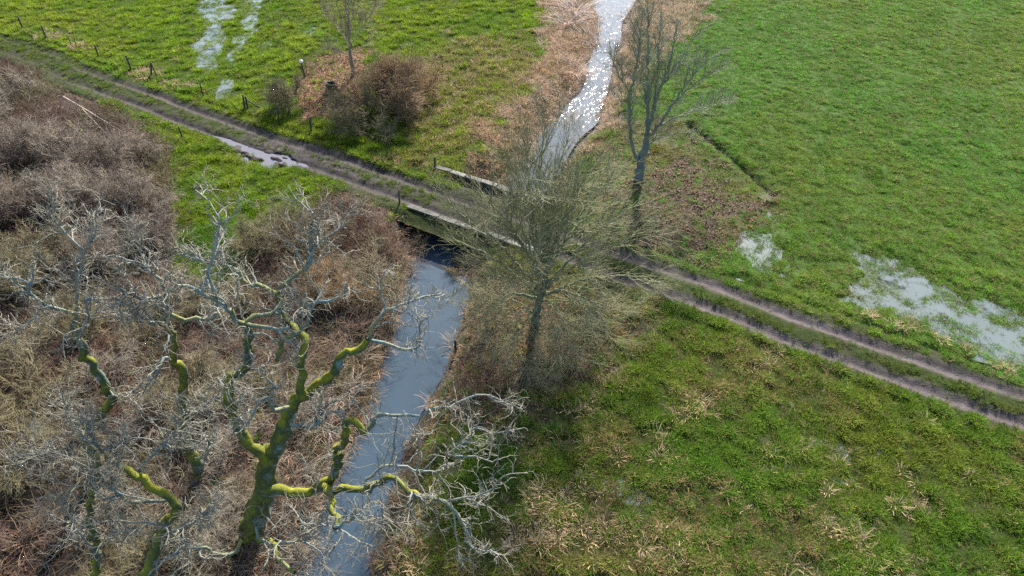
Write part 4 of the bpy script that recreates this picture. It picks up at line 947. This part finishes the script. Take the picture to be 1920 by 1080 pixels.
MR = {'grey': flatm('grey mauve reeds', (.33, .26, .25), (.52, .42, .38)), 'tan': flatm('tan reeds', (.58, .42, .26), (.44, .28, .17)), 'pink': flatm('pinkish seed reeds', (.60, .47, .40), (.44, .33, .26))}
for i, mm in enumerate(RM):
    mm.materials.append(MR['grey'])
RMK = {}
for k, mt in MR.items():
    RMK[k] = []
    for i, mm in enumerate(RM): q = mm.copy(); q.materials.clear(); q.materials.append(mt); RMK[k].append(q)
def clump(px, py, w, h, k, label, group=None, zz=None):
    b = at(px, py, -.3); z = float(surf_z(b[:1], b[1:2])[0]); r = thing('reed_clump', label, 'reeds', (b[0], b[1], max(z, -1.15)), rsh.uniform(0, 6), group); r.scale = (w, w, h)
    link('stalks', rsh.choice(RMK[k]), r)['kind'] = 'stuff'
clump(1082,28,2.6,1.3,'grey','grey mauve reed clump leaning over the left water edge at the top')
clump(1066,52,2.3,1.2,'grey','broad flattened grey reed clump behind the left water edge')
clump(1108,72,1.7,1.1,'grey','dark grey reed clump at the narrow bend of the bright water')
clump(1076,130,1.9,1.0,'pink','pinkish reed mound on the left bank beside the glittering water')
clump(1052,205,1.6,.9,'tan','tan reed tussock jutting into the stream from the left bank')
clump(1175,22,1.3,1.0,'tan','small tan reed island in the bright water at the top')
clump(1190,60,1.4,.9,'pink','pinkish reed tuft on the right water edge below the reed island')
clump(1145,195,1.0,.8,'tan','orange tan tussock on the right water edge beside the riverside tree')
clump(668,672,1.3,1.0,'pink','pale pinkish reed clump on the left bank beside the oak limb')
clump(640,735,1.3,.9,'pink','pale pinkish reed clump further down the left bank between two oak limbs')
clump(604,800,1.2,.8,'pink','lowest pale pinkish reed clump on the left bank by the oak trunk')
clump(1432,384,.45,.5,'pink','small pale lone tussock near the right flood pool')
x, y = sample(5, (-16, 30), (10, 80)); z = Zones(x, y)
lb = np.clip(z.bul * .8 + z.bur * .5 + smooth((1.6 - z.sd) / 1.0) * .35 * (z.bdr < .5) + z.scrub * smooth((3.2 - z.sd) / 1.5) * .7, 0, 1) * smooth((z.sd + np.where(y > 42, .55, .25)) / .4) * (np.abs(z.t) > 3)
m = RG.random(len(x)) < lb; x, y = x[m], y[m]; z = Zones(x, y); n = len(x)
c = lerp(np.tile(np.array([[.47, .34, .22]]), (n, 1)), (.44, .35, .31), RG.random(n) * .9); c = lerp(c, (.46, .27, .17), (RG.random(n) < .25) * .7); c *= RG.uniform(.65, 1.15, n)[:, None]
protos = []
for i in range(3): o = bpy.data.objects.new('r', mesh_np('r', *blades(200 + i, 26, .22, (.35, .9), .018, (8, 70), 26, k=4)[:2], M_REED, {'rnd': blades(200 + i, 26, .22, (.35, .9), .018, (8, 70), 26, k=4)[2]}, smooth_=False)); protos.append(o)
sc = RG.uniform(.7, 1.2, n); emit('dead_reeds', x, y, sc, sc, c, RG.integers(0, 3, n), protos, .2, np.maximum(0, z.lv - .03 - surf_z(x, y)) * (z.sd < .1))
